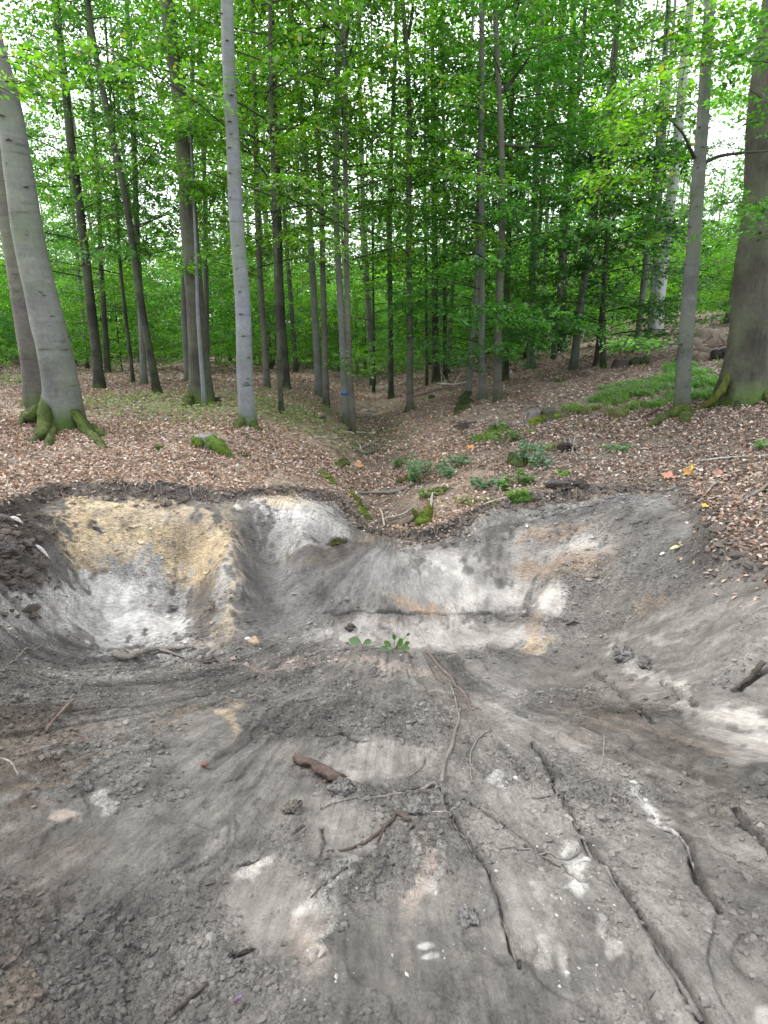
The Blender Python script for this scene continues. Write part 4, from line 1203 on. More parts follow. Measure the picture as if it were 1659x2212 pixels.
A = Acc()
for args in ((96000, 2.6, 9.0, 201, .047, .8), (58000, 8.0, 17.0, 202, .06, 1.1), (26000, 16.0, 40.0, 203, .11, 1.2)):
    V, T, C = scatter_litter(*args)
    A.add(V, [T], 0, C)
link('leaf_litter', A.mesh('leaf_litter', [M['litter']], False), kind='stuff', label='pale brown and pinkish fallen beech leaves covering the forest floor')

# carpet of small yellow-green seedlings on the left bank
r = np.random.default_rng(209)
n = 5200
G0 = np.array([hit(px, py)[:2] for px, py in ((230, 870), (380, 880), (480, 895), (580, 895), (650, 900), (720, 925), (610, 870), (330, 860), (700, 900))])
k = r.integers(0, len(G0), n)
x = G0[k, 0] + r.normal(0, .75, n); y = G0[k, 1] + r.normal(0, .75, n)
kp = fbm(x, y, 1.1, 3, 151) + .15 * r.random(n) > -.02
x, y = x[kp], y[kp]; n = len(x)
a = r.uniform(0, 2 * pi, n); ld = np.stack([np.cos(a), np.sin(a), r.normal(.1, .3, n)], 1); ld /= np.linalg.norm(ld, axis=1)[:, None]
L = .06 * r.uniform(.5, 1.3, n)
mixc = r.random((n, 1))
V, T, C = leaves(np.column_stack([x, y, H(x, y) + r.uniform(.02, .09, n)]), ld, np.array([0, -.2, 1]) + r.normal(0, .3, (n, 3)), L, L * .36, (np.array([.10, .18, .05]) * mixc + np.array([.22, .20, .09]) * (1 - mixc)) * r.uniform(.7, 1.3, (n, 1)))
A = Acc(); A.add(V, [T], 0, C)
link('seedlings', A.mesh('seedlings', [M['leaf']], False), kind='stuff', label='yellow green carpet of tiny seedlings on the left bank')

# leaves that slid a little way into the pit
r = np.random.default_rng(207)
n = 1800
k = r.integers(0, len(LIP) - 1, n); f = r.random(n)
p = LIP[k] + (LIP[k + 1] - LIP[k]) * f[:, None]
x = p[:, 0] + r.normal(0, .10, n); y = p[:, 1] - np.abs(r.normal(0, .10, n)) - .35 * (r.random(n) < .15) * r.random(n)
ld = np.stack([r.normal(0, 1, n), r.normal(0, 1, n), r.normal(-.3, .3, n)], 1); ld /= np.linalg.norm(ld, axis=1)[:, None]
V, T, C = leaves(np.column_stack([x, y, H(x, y) + .008]), ld, np.array([0, -.3, 1]) + r.normal(0, .4, (n, 3)),   .042 * r.uniform(.6, 1.2, n), .013 * r.uniform(.7, 1.2, n), np.array([.21, .155, .115]) * r.uniform(.4, 2.0, (n, 1)), .4)
A = Acc(); A.add(V, [T], 0, C)
link('slipped_leaves', A.mesh('slipped_leaves', [M['litter']], False), kind='stuff', label='brown leaves that slipped over the rim of the clay pit')

# ------------------------------------------------------------------ crumbs and clods of clay (uncountable)
_t = (1 + 5 ** .5) / 2
ICO_V = np.array([[-1, _t, 0], [1, _t, 0], [-1, -_t, 0], [1, -_t, 0], [0, -1, _t], [0, 1, _t], [0, -1, -_t], [0, 1, -_t], [_t, 0, -1], [_t, 0, 1], [-_t, 0, -1], [-_t, 0, 1]]) / 1.9
ICO_F = np.array([[0, 11, 5], [0, 5, 1], [0, 1, 7], [0, 7, 10], [0, 10, 11], [1, 5, 9], [5, 11, 4], [11, 10, 2], [10, 7, 6], [7, 1, 8], [3, 9, 4], [3, 4, 2], [3, 2, 6], [3, 6, 8], [3, 8, 9], [4, 9, 5], [2, 4, 11], [6, 2, 10], [8, 6, 7], [9, 8, 1]])


def clods(x, y, rad, seed, colmul=1.0, col=None, sink=.25, small=False):
    r = np.random.default_rng(seed)
    n = len(x)
    BV, BF = (OCT_V, OCT_F) if small else (ICO_V, ICO_F)
    nb = len(BV)
    Vv = BV[None] * r.uniform(.55, 1.4, (n, nb, 1)) * np.stack([r.uniform(.7, 1.5, n), r.uniform(.7, 1.5, n), r.uniform(.45, .9, n)], 1)[:, None, :]
    a = r.uniform(0, 2 * pi, n); ca, sa = np.cos(a)[:, None], np.sin(a)[:, None]
    Vv = np.stack([Vv[..., 0] * ca - Vv[..., 1] * sa, Vv[..., 0] * sa + Vv[..., 1] * ca, Vv[..., 2]], -1) * rad[:, None, None]
    z = H(x, y) + rad * (.5 - sink)
    Vv = Vv + np.stack([x, y, z], -1)[:, None, :]
    F = (np.arange(n)[:, None, None] * nb + BF[None]).reshape(-1, 3)
    if col is None:
        c, _, _ = ground_col(x, y)
        c = np.clip(c * r.uniform(.72, 1.25, (n, 1)) * colmul, .02, .75)
    else:
        c = np.array(col) * r.uniform(.7, 1.2, (n, 1))
    return Vv.reshape(-1, 3), F, np.repeat(c, nb, 0)


OCT_V = np.array([[1, 0, 0], [-1, 0, 0], [0, 1, 0], [0, -1, 0], [0, 0, 1], [0, 0, -1.0]])
OCT_F = np.array([[0, 2, 4], [2, 1, 4], [1, 3, 4], [3, 0, 4], [2, 0, 5], [1, 2, 5], [3, 1, 5], [0, 3, 5]])
r = np.random.default_rng(301)
n = 70000
y = .75 + 5.0 * r.random(n) ** 1.5
x = r.uniform(-1, 1, n) * (.72 * y + .35)
_, ins_, dl_ = ground_col(x, y)
qx, qy = project(np.column_stack([x, y, H(x, y)]))
sm = np.zeros(n)
for (cx, cy, rx, ry) in ((930, 1260, 190, 90), (930, 1370, 260, 45), (1600, 1590, 130, 60), (820, 1660, 110, 50), (700, 1790, 90, 70), (600, 1990, 110, 110), (1130, 2000, 70, 110), (880, 2050, 150, 130)):
    sm = np.maximum(sm, 1 - sstep(.6, 1.2, np.sqrt(((qx - cx) / rx) ** 2 + ((qy - cy) / ry) ** 2)))
den = sstep(-.14, .2, fbm(x, y, 1.7, 3, 71) + .5 * fbm(x, y, 7, 2, 141)) * (1 - .92 * sm)
kp = ins_ & (r.random(n) < den)
x, y = x[kp], y[kp]; n = len(x)
rad = (.0022 + .008 * r.random(n) ** 7) * (.75 + .32 * y)
A = Acc()
big = rad > .0075
V, T, C = clods(x[big], y[big], rad[big], 302, .85); A.add(V, [T], 0, C)
V, T, C = clods(x[~big], y[~big], rad[~big], 305, .9, small=True); A.add(V, [T], 0, C)
m = 420
seeds = np.array([hit(px, py)[:2] for px, py in ((1262, 1900), (1230, 1850), (1200, 2000), (1190, 2080), (1385, 1745), (942, 2055), (1110, 1685), (1060, 1960), (730, 1960), (1320, 2010), (640, 2140), (1090, 1500), (880, 1440), (300, 1320), (650, 1120), (1150, 1200))])
k = r.integers(0, len(seeds), m)
x = seeds[k, 0] + r.normal(0, .07, m) + .15 * (r.random(m) < .2) * r.normal(0, 1, m); y = seeds[k, 1] + r.normal(0, .12, m) + .15 * (r.random(m) < .2) * r.normal(0, 1, m)
V, T, C = clods(x, y, (.0016 + .005 * r.random(m) ** 5) * (.8 + .25 * y), 306, col=(.30, .293, .28), small=True); A.add(V, [T], 0, C)
# heap of dark soil lumps at the left rim, crumbs along the rim
m = 600
x = HEAP[0] - .05 + r.normal(0, .13, m); y = HEAP[1] + r.normal(0, .14, m)
V, T, C = clods(x, y, .008 + .045 * r.random(m) ** 3, 303, col=(.075, .062, .053)); A.add(V, [T], 0, C)
m = 2600
k = r.integers(0, len(LIP) - 1, m); f = r.random(m); p = LIP[k] + (LIP[k + 1] - LIP[k]) * f[:, None]
x = p[:, 0] + r.normal(0, .05, m); y = p[:, 1] - .04 - np.abs(r.normal(0, .08, m))
V, T, C = clods(x, y, .006 + .034 * r.random(m) ** 4, 304, col=(.085, .07, .06)); A.add(V, [T], 0, C)
link('clay_crumbs', A.mesh('clay_crumbs', [M['clod']], False), kind='stuff', label='grey crumbs of clay strewn over the dug ground')

r = np.random.default_rng(311)
A = Acc()
for k in range(230):
    i = r.integers(3, len(LIP) - 3); f = r.random(); p = LIP[i] + (LIP[i + 1] - LIP[i]) * f
    x0, y0 = p[0] + r.normal(0, .03), p[1] - r.uniform(-.02, .08)
    z0 = float(H(x0, y0)[0]); L = r.uniform(.05, .22); dx = r.normal(0, .5) * L
    P = np.array([[x0, y0 + .04, z0 - .01], [x0 + dx * .3, y0 - .03, z0 + .008], [x0 + dx * .7, y0 - .05 - .3 * L, z0 - .35 * L], [x0 + dx, y0 - .05 - .45 * L, z0 - .7 * L]])
    g = H(P[:, 0], P[:, 1]); P[:, 2] = np.maximum(P[:, 2], g + .004)
    A.tube(resample(P, 7), np.linspace(.005, .0015, 7) * r.uniform(.5, 1.3), 4, 0, np.array([.13, .105, .085]) * r.uniform(.4, 1.7))
link('torn_rootlets', A.mesh('torn_rootlets', [M['wood']]), kind='stuff', label='torn rootlets hanging from the dark soil at the pit rim')

# lumps one can pick out
def lump(name, px, py, w, seed, col, label, mat='clod', squash=.6, group=None, cat='clod', n=9):
    c = hx(px, py); R = w / 2 * ((c - CAMP) @ FWD) / FPX
    A = Acc(); moss_lump(A, np.array([0, 0, R * squash * .3]), R, seed, col, squash, 16 if mat != 'stone' else n)
    if mat != 'stone':
        V = A.V[0]; mat = 'clay_lump'
        k = fbm(V[:, 0] / R * 1.0 + seed, (V[:, 1] + .7 * V[:, 2]) / R, 2.2, 3, 23, .65)
        A.V[0] = V + (V - np.array([0, 0, R * squash * .3])) * (.9 * k)[:, None]
        A.C[0] = np.broadcast_to(np.array(col), V.shape).copy()
    return link(name, A.mesh(name, [M[mat]], mat == 'stone'), label=label, cat=cat, group=group, loc=tuple(c))


lump('clay_clod', 738, 1712, 50, 1, (.155, .148, .14), 'broad grey clay clod at the end of the reddish root piece', squash=.8)
lump('clay_clod', 905, 1752, 56, 2, (.155, .148, .14), 'flat grey clay clod above the bend of the dark root', squash=.5)
lump('clay_clod', 632, 1750, 40, 3, (.12, .11, .095), 'dark crumbly clod left below the reddish root piece', squash=.7)
lump('clay_clod', 757, 1360, 22, 4, (.075, .065, .055), 'small dark clod lying on the scraped grey shelf')
lump('clay_clod', 1012, 2000, 44, 5, (.19, .183, .174), 'light grey clod right of the long root furrow near the bottom', squash=.5)
lump('clay_clod', 455, 1437, 26, 6, (.10, .09, .08), 'dark lump right of the grey branch below the ochre wall')
lump('clay_clod', 1345, 1425, 44, 7, (.2, .193, .183), 'pale broken clod on the right side below the streaked bank', squash=.8)
lump('clay_clod', 1395, 1440, 36, 8, (.14, .135, .128), 'grey broken clod beside the pale one on the right bank')
lump('clay_clod', 1230, 1345, 30, 9, (.17, .16, .15), 'grey lump at the foot of the right bank beside the shelf')
lump('stone', 549, 1398, 24, 10, (.30, .23, .16), 'brownish rounded stone below the ochre wall', 'stone', .9, cat='stone')
lump('stone', 535, 1384, 13, 12, (.42, .41, .38), 'whitish pebble right beside the brownish stone', 'stone', .6, cat='stone')


def stick(name, pts, w0, w1, col, label, cat, lift=0.4, sides=7, rough=.18, mat='wood', forks=(), group=None, end=None):
    """pts survey points on the ground, optionally with a lift above it; w widths in survey units"""
    P = []
    for p in pts:
        q = hx(p[0], p[1])
        if len(p) > 2: q = q + np.array([0, 0, p[2]])
        P.append(q)
    P = np.array(P); f = ((P - CAMP) @ FWD).mean()
    r0, r1 = w0 / 2 * f / FPX, w1 / 2 * f / FPX
    org = P[0].copy()
    Q = resample(P - org, max(10, 3 * len(pts)))
    gz = H(Q[:, 0] + org[0], Q[:, 1] + org[1]) - org[2]
    if all(len(p) == 2 for p in pts): Q[:, 2] = gz
    R = np.linspace(r0, r1, len(Q))
    Q[:, 2] += R * lift
    A = Acc()
    sd = int(pts[0][0] * 3 + pts[0][1])
    wv = np.column_stack([fbm(np.arange(len(Q)) * .5 + sd, Q[:, 0] * 0 + 3, 1, 2, 7), fbm(np.arange(len(Q)) * .5 - sd, Q[:, 0] * 0 + 3, 1, 2, 8), 0 * R]) * r0 * 1.6
    R = R * (1 + 1.3 * rough * fbm(np.arange(len(Q)) * .9 + sd, R * 0 + 5, 1, 2, 11))
    V, QQ, T = tube_geo(Q + wv, R, sides, rough, sd)
    g = (1 + 1.0 * fbm(V[:, 0] * 3 + sd, V[:, 1] * 3, 9, 3, 9))[:, None]
    A.add(V, [QQ, T], 0, np.clip(np.array(col) * g, .01, .8))
    if end is not None:
        A.C[-1][-1] = end; A.C[-1][-1 - sides - 1:-2] *= 1.0
    o = link(name, A.mesh(name, [M[mat]]), label=label, cat=cat, loc=tuple(org), group=group)
    for fk in forks:
        P2 = np.array([hx(a, b) + np.array([0, 0, c]) for a, b, c in fk]) - org
        A = Acc(); A.tube(resample(P2, 8), np.linspace(r0 * .6, r0 * .2, 8), 5, 0, col, .1)
        link('twig', A.mesh('twig', [M[mat]]), o)
    return o


RT = (.105, .085, .072); GRY = (.20, .19, .175); RED = (.062, .045, .038); PAL_ = (.2, .185, .165); DKW = (.06, .05, .043)
stick('branch', [(250, 1432, .05), (275, 1437, .035), (300, 1428, .03), (325, 1416, .03), (350, 1410, .02), (385, 1406, .012), (424, 1403, .006)], 17, 6, (.15, .135, .12), 'crooked grey branch lying below the ochre and white wall', 'branch', forks=[[(345, 1412, .03), (370, 1418, .02), (398, 1426, .01)], [(290, 1432, .04), (280, 1420, .05), (268, 1416, .05)]])
rr = stick('root_piece', [(642, 1649, .012), (670, 1664, .018), (700, 1680, .02), (742, 1697, .014)], 19, 21, RED, 'thick reddish brown root piece with broken pale end', 'root', lift=.5, sides=14, rough=.5)
A = Acc(); rs = np.random.default_rng(17)
for k in range(9):
    q0 = hx(740 + rs.normal(0, 3), 1694 + rs.normal(0, 3)) + [0, 0, .015]
    A.tube(resample([q0 - np.array(rr.location), q0 - np.array(rr.location) + [rs.uniform(.01, .035), rs.normal(-.01, .01), rs.uniform(-.004, .02)]], 4), [.005, .004, .003, .001], 4, 0, np.array([.16, .10, .06]) * rs.uniform(.4, 1.6))
for k in range(7):
    f_ = rs.random(); q0 = hx(645 + 95 * f_, 1650 + 45 * f_) + [0, 0, .02]
    A.tube(resample([q0 - np.array(rr.location), q0 - np.array(rr.location) + [rs.normal(0, .02), -.02, -.005], q0 - np.array(rr.location) + [rs.normal(0, .04), -.04, -.02]], 5), [.004, .003, .003, .002, .001], 4, 0, (.07, .05, .04))
link('splinters', A.mesh('splinters', [M['wood']]), rr)
A = Acc(); moss_lump(A, np.array([0, 0, 0]), .016, 77, (.42, .27, .13), .9, 6); q = hx(744, 1694) + [0, 0, .02]
ob = link('broken_end', A.mesh('broken_end', [M['wood']]), rr); ob.location = q - np.array(rr.location)
stick('root', [(700, 1690), (735, 1682), (755, 1698), (772, 1712)], 10, 5, (.08, .055, .042), 'dark splintered root bit behind the reddish root piece', 'root')
stick('root', [(882, 1782), (868, 1772), (856, 1763), (845, 1772), (829, 1796), (812, 1810), (795, 1821), (770, 1832), (745, 1842), (705, 1848)], 11, 5, (.062, .048, .04), 'dark bent root with reddish top left of the long furrow', 'root', lift=.8, forks=[[(832, 1795, .012), (815, 1822, .006), (812, 1838, .0)], [(862, 1767, .012), (880, 1780, .01), (895, 1792, .0)]])
stick('root', [(952, 1704), (974, 1764), (1009, 1829), (1034, 1879), (1067, 1939), (1089, 2004), (1107, 2059), (1122, 2110)], 9, 5, (.12, .112, .103), 'long grey root running down the middle of the clay', 'root', lift=.0)
stick('root', [(1149, 1609), (1179, 1669), (1209, 1729), (1244, 1779), (1279, 1849), (1329, 1919), (1369, 1984), (1419, 2064), (1469, 2139), (1515, 2215)], 7, 13, (.13, .12, .112), 'longest dark root running down to the lower right corner', 'root', lift=.1)
stick('root', [(954, 1704), (960, 1650), (979, 1604), (992, 1559), (985, 1510), (966, 1460)], 8, 4, (.14, .125, .11), 'root rising from the fork towards the grey shelf', 'root', lift=.3)
stick('root', [(919, 1413), (945, 1442), (975, 1475), (1008, 1513), (1020, 1535)], 9, 6, RT, 'dark straight root slanting down from the edge of the shelf', 'root', lift=.5)
stick('root', [(954, 1708), (935, 1703), (915, 1708), (890, 1716), (870, 1723), (838, 1724), (800, 1730), (770, 1728)], 8, 5, (.13, .118, .105), 'root running left from the fork to the clay clod', 'root', lift=.3)
stick('root', [(750, 1889), (725, 1908), (700, 1928), (672, 1950)], 6, 4, DKW, 'short dark stick lying askew below the bent root', 'stick', lift=.8)
stick('stick', [(452, 2142), (430, 2160), (400, 2190), (368, 2216)], 8, 11, DKW, 'dark stick at the bottom edge left of the middle', 'stick', lift=.8)
stick('root', [(1251, 1846), (1236, 1858), (1219, 1862), (1190, 1852), (1154, 1843), (1125, 1838), (1100, 1840), (1060, 1848), (1029, 1852)], 6, 3, (.13, .122, .112), 'thin wavy grey root with a cut end on the right', 'root', lift=.7)
stick('root', [(999, 1729), (1035, 1752), (1069, 1774), (1100, 1800), (1140, 1830), (1179, 1855), (1222, 1888), (1259, 1922)], 5, 4, (.12, .11, .10), 'thin root slanting between the two long roots', 'root', lift=.3)
stick('root', [(1060, 1581), (1040, 1588), (1026, 1605), (1014, 1634), (1016, 1660), (1019, 1690)], 5, 3, (.14, .13, .115), 'thin arched rootlet right of the rising root', 'root', lift=.6)
stick('root', [(1304, 1589), (1303, 1630), (1300, 1660), (1294, 1685), (1275, 1698), (1252, 1704)], 3, 2, (.17, .16, .145), 'thin pale hooked rootlet on the brown soil at the right', 'root', lift=.8)
stick('root', [(919, 1640), (912, 1660), (895, 1672), (880, 1690), (879, 1704)], 5, 2, (.11, .10, .09), 'small dark curved rootlet left of the fork', 'root', lift=.5)
stick('root', [(985, 1752), (960, 1757), (930, 1758), (910, 1756)], 5, 3, PAL_, 'short pale rootlet crossing the long grey root', 'root', lift=.8)
stick('root', [(1150, 1730), (1195, 1724), (1230, 1722), (1262, 1724)], 6, 3, (.11, .104, .097), 'short grey root crossing the longest root', 'root', lift=.6)
stick('root', [(1400, 1775), (1440, 1792), (1478, 1808), (1492, 1840), (1500, 1870)], 13, 7, (.22, .21, .2), 'clay smeared root along the ledge on the right', 'root', lift=.2)
stick('root', [(1640, 1466, .05), (1620, 1474, .03), (1598, 1488, .02), (1560, 1494, .01)], 14, 4, DKW, 'black root stub poking in from the right edge', 'root', lift=.6)
stick('root', [(1282, 1463), (1312, 1486), (1350, 1512), (1384, 1538)], 7, 4, RT, 'dark root in the slanting crack on the right bank', 'root', lift=.0)
stick('stick', [(162, 1528, .03), (140, 1555, .03), (120, 1575, .02), (100, 1594, .01)], 7, 5, (.12, .09, .075), 'reddish stick standing askew in the brown soil on the left', 'stick')
stick('stick', [(100, 1396), (75, 1405), (48, 1418), (20, 1436)], 6, 4, (.14, .12, .105), 'thin stick along the left edge below the white wall', 'stick')
stick('root', [(0, 1660, .02), (20, 1664, .03), (36, 1674, .03), (42, 1690, .01)], 5, 3, (.2, .18, .16), 'pale rootlet curling out of the brown soil at the left edge', 'root')
stick('stick', [(350, 1612), (335, 1602), (322, 1612), (320, 1625)], 4, 3, (.10, .09, .08), 'faint curled rootlet on the left of the clay', 'root', lift=.6)
stick('root', [(195, 2035), (220, 2033), (250, 2028)], 4, 2, (.13, .11, .11), 'short thin rootlet on the crumbly lower left', 'root', lift=.6)


def chip(px, py, L, W, ang, col, label, seed, up=.3, name='root_chip', cat='chip'):
    """pale splinter of a root: a bent tapered sliver"""
    c = hx(px, py); f = ((c - CAMP) @ FWD) / FPX
    n = 8; t = np.linspace(0, 1, n)
    P = np.stack([(t - .5) * L * f * cos(ang), 0 * t - .02, (t - .5) * L * f * sin(ang) + .02 + .25 * W * f * np.sin(pi * t)], 1)
    A = Acc(); A.tube(P, W / 2 * f * (.15 + np.sin(pi * np.clip(t + .08, 0, 1)) * .9), 6, 0, col, .15, seed)
    return link(name, A.mesh(name, [M['wood']]), label=label, cat=cat, loc=tuple(c))


chip(42, 1137, 30, 10, -.5, (.40, .375, .35), 'upper white root splinter in the dark soil at the left rim', 1)
chip(97, 1201, 40, 9, -.9, (.40, .37, .35), 'lower white curved root splinter beside the ochre wall', 2)
chip(1455, 1198, 24, 9, .25, (.50, .45, .24), 'pale yellow splinter on the grey right bank', 3)
chip(1428, 1204, 12, 6, .4, (.6, .58, .55), 'small white chip left of the pale yellow splinter', 4)
chip(1137, 1144, 4, 6, .1, (.7, .7, .72), 'tiny white chip on the pale bank right of the gully mouth', 5)
chip(1112, 1686, 14, 9, -.7, (.42, .41, .4), 'white clay flake left of the longest root', 6, name='clay_flake', cat='flake')
chip(525, 2168, 34, 10, .7, (.11, .075, .11), 'purplish brown leaf stalk with yellow tip near the bottom edge', 7, name='leaf_stalk', cat='leaf')
chip(447, 1655, 20, 10, .2, (.13, .06, .045), 'curled reddish brown leaf on the left of the clay', 8, name='fallen_leaf', cat='leaf')

# loose leaves that stand out
def big_leaf(px, py, w, col, label, seed, name='fallen_leaf', up=.02):
    c = hx(px, py); f = ((c - CAMP) @ FWD) / FPX; s_ = w * f
    rr_ = np.random.default_rng(seed)
    th = np.linspace(0, 2 * pi, 26, endpoint=False)
    rad = s_ / 2 * (1 + .28 * np.cos(5 * th)) * (1 + rr_.normal(0, .06, 26))
    V = np.column_stack([np.cos(th) * rad, np.sin(th) * rad * .8, .35 * s_ * np.abs(np.sin(th)) * .6 + rr_.normal(0, .02 * s_, 26)])
    V = np.vstack([V, [[0, 0, .0]]]); a = rr_.uniform(.3, .9); V = V @ np.array([[1, 0, 0], [0, cos(a), sin(a)], [0, -sin(a), cos(a)]])
    T = np.stack([np.arange(26), (np.arange(26) + 1) % 26, np.full(26, 26)], 1)
    A = Acc(); A.add(V + [0, 0, up], [T], 0, np.array(col) * rr_.uniform(.7, 1.3, (27, 1)))
    return link(name, A.mesh(name, [M['litter']], False), label=label, cat='leaf', loc=tuple(c))


big_leaf(1487, 1026, 26, (.32, .17, .04), 'orange and yellow maple leaf on the right litter', 1)
big_leaf(1492, 1020, 9, (.62, .40, .02), 'small bright yellow leaf on top of the orange maple leaf', 2, up=.05)
big_leaf(1520, 1108, 13, (.60, .36, .02), 'bright yellow leaf at the right rim of the pit', 3, up=.04)
big_leaf(1524, 1124, 16, (.32, .17, .09), 'brown maple leaf just below the yellow one at the right rim', 4)
big_leaf(1017, 972, 16, (.42, .2, .03), 'orange leaf in the litter right of the gully', 5, up=.03)
big_leaf(1445, 1035, 30, (.30, .14, .09), 'reddish leaf cluster left of the orange maple leaf', 6)
big_leaf(1553, 1030, 26, (.28, .15, .1), 'reddish brown leaf right of the orange maple leaf', 7)
big_leaf(775, 1010, 20, (.33, .16, .06), 'rusty brown leaf beside the mossy stones at the gully', 8)
big_leaf(960, 798 + 185, 10, (.5, .47, .4), 'pale leaf near the leafy herbs of the gully', 9)

# green sprouts in the pit
def sprout(px, py, items, label, stem=(.13, .12, .08)):
    c = hx(px, py); f = ((c - CAMP) @ FWD) / FPX
    root = link('sprout', None, label=label, cat='plant', loc=tuple(c))
    r_ = np.random.default_rng(px)
    A = Acc()
    for (dx, dy, L, ang, g) in items:
        tip = np.array([dx * f, -.01, dy * f])
        A.tube(resample([[0, 0, -.01], tip * .55 + [0, 0, .01], tip], 6), [.003] * 6, 4, 0, stem)
    link('stem', A.mesh('stem', [M['wood']]), root)
    for (dx, dy, L, ang, g) in items:
        tip = np.array([dx * f, -.012, dy * f]); n = 7
        t = np.linspace(0, 1, n); Lm = L * f; w = Lm * .33 * np.sin(pi * np.clip(t * .92 + .06, 0, 1)) ** .8
        d = np.array([cos(ang), r_.normal(-.25, .15), sin(ang)]); d /= np.linalg.norm(d)
        nn = np.array([0, -.75, .65]); sd = np.cross(nn, d); sd /= np.linalg.norm(sd)
        mid = tip + d * (t * Lm)[:, None]
        V = np.vstack([mid + sd * w[:, None] + nn * (w * .25)[:, None], mid, mid - sd * w[:, None] + nn * (w * .25)[:, None]])
        i = np.arange(n - 1); Q = np.vstack([np.stack([i, i + 1, i + n + 1, i + n], 1), np.stack([i + n, i + n + 1, i + 2 * n + 1, i + 2 * n], 1)])
        A = Acc(); A.add(V, [Q], 0, np.array([.07, .15, .03]) * g)
        link('leaf', A.mesh('leaf', [M['leaf']]), root)
    return root


sprout(784, 1408, [(-4, 16, 27, 2.9, 1.0), (2, 14, 20, .5, .85)], 'seedling with two oval green leaves on the grey shelf')
sprout(850, 1414, [(-6, 14, 20, 2.4, 1.1), (8, 18, 22, .9, 1.2), (-12, 8, 18, 3.0, 1.0), (16, 10, 20, .1, 1.2), (0, 6, 18, -.6, 1.0), (14, 24, 16, 1.3, 1.0), (2, 30, 13, 1.7, .7), (24, 20, 14, .6, .9), (-4, 2, 16, 3.6, .8), (28, 40, 9, .8, .6)], 'uprooted sprig with jagged green leaves right of the seedling')
stick('twig', [(758, 1415), (785, 1411), (810, 1408), (835, 1404)], 3, 2, (.15, .12, .1), 'thin brown twig between the two green sprouts', 'twig', lift=.7)
stick('twig', [(868, 1408), (882, 1413), (892, 1422)], 5, 4, RT, 'short dark twig right of the green sprig', 'twig', lift=.7)

# ------------------------------------------------------------------ stumps, moss, herbs, grass on the forest floor
def stump(px, py, w, h, label, bark, seed, mosscol=(.06, .09, .012), moss=True, lean=0.0, top=(.22, .20, .185), mossside=-.4):
    c = hx(px, py); f = ((c - CAMP) @ FWD) / FPX; R = w / 2 * f; Hh = h * f
    root = link('tree_stump', None, label=label, cat='stump', loc=tuple(c))
    A = Acc(); n = 9; t = np.linspace(0, 1, n)
    P = np.stack([lean * Hh * t, 0 * t, -.08 + (Hh + .08) * t], 1)
    rs = np.random.default_rng(seed); pp = rs.uniform(0, 6)
    V, Q, T = tube_geo(P, R * (1 + .45 * np.exp(-t * 4)), 18, .15, seed, True, lambda i, th: 1 + .12 * np.cos(4 * th + pp)[None, :] * np.exp(-t * 2)[:, None])
    V[-1, 2] -= .01
    top_ring = V[-2 - 18:-2]; top_ring[:, 2] += rs.normal(0, .012, 18)
    cc_ = np.ones((len(V), 3)) * np.array(bark) * (1 + .8 * fbm(V[:, 0], V[:, 1] + V[:, 2], 20, 3, 3))[:, None]
    cc_[-1] = top
    A.add(V, [Q, T], 0, np.clip(cc_, .01, .6)); link('wood', A.mesh('wood', [M['wood']]), root)
    if moss:
        A = Acc(); VV = []
        for k in range(6):
            a = mossside * pi + rs.normal(0, .9)
            p = np.array([cos(a) * R * .95, sin(a) * R * .95, rs.uniform(.05, .75) * Hh])
            moss_lump(A, p, R * rs.uniform(.35, .6), seed + k, mosscol, .9, 8)
        fuzz(A, np.vstack(A.V), 300, .022, rs, np.array(mosscol) * 1.3)
        link('moss', A.mesh('moss', [M['moss']]), root)
    return root, c, f


sA, cA, fA = stump(443, 962, 40, 24, 'low grey stump with bright mossy side root on the left bank', (.19, .18, .17), 3, mossside=-.75)
mossy_root('root', sA, [at_depth(455, 950, cA[1] - .15), at_depth(470, 965, cA[1] - .3) , hx(490, 985) + [0, 0, .02], hx(503, 993)], [.07, .085, .05, .02], 31, cA, (.055, .098, .012), fz=260)
sB, cB, fB = stump(1150, 915, 26, 30, 'upright grey stump wrapped in yellow-green moss above a grass tuft', (.11, .105, .10), 5, (.10, .14, .012), mossside=-.3, top=(.10, .095, .088))
sC, cC, fC = stump(1186, 906, 34, 22, 'moss covered low stump right behind the upright grey stump', (.06, .06, .04), 6, (.07, .11, .012), mossside=-.35, top=(.05, .06, .025))
stump(1341, 792, 34, 16, 'dark square cut stump on the right slope', (.05, .042, .035), 7, moss=False)
stump(1385, 786, 36, 14, 'dark rounded stump beside the square cut one on the right slope', (.045, .04, .033), 8, (.03, .045, .012))
stump(1002, 925, 20, 14, 'small dark broken stump right of the gully', (.05, .042, .035), 9, moss=False)
stump(467, 868, 20, 12, 'black hollow log end beside the foot of the big brown oak', (.025, .02, .018), 10, moss=False)
stump(695, 905, 0 + 14, 7, 'small dark stub left of the banded trunk', (.045, .038, .03), 11, moss=False)

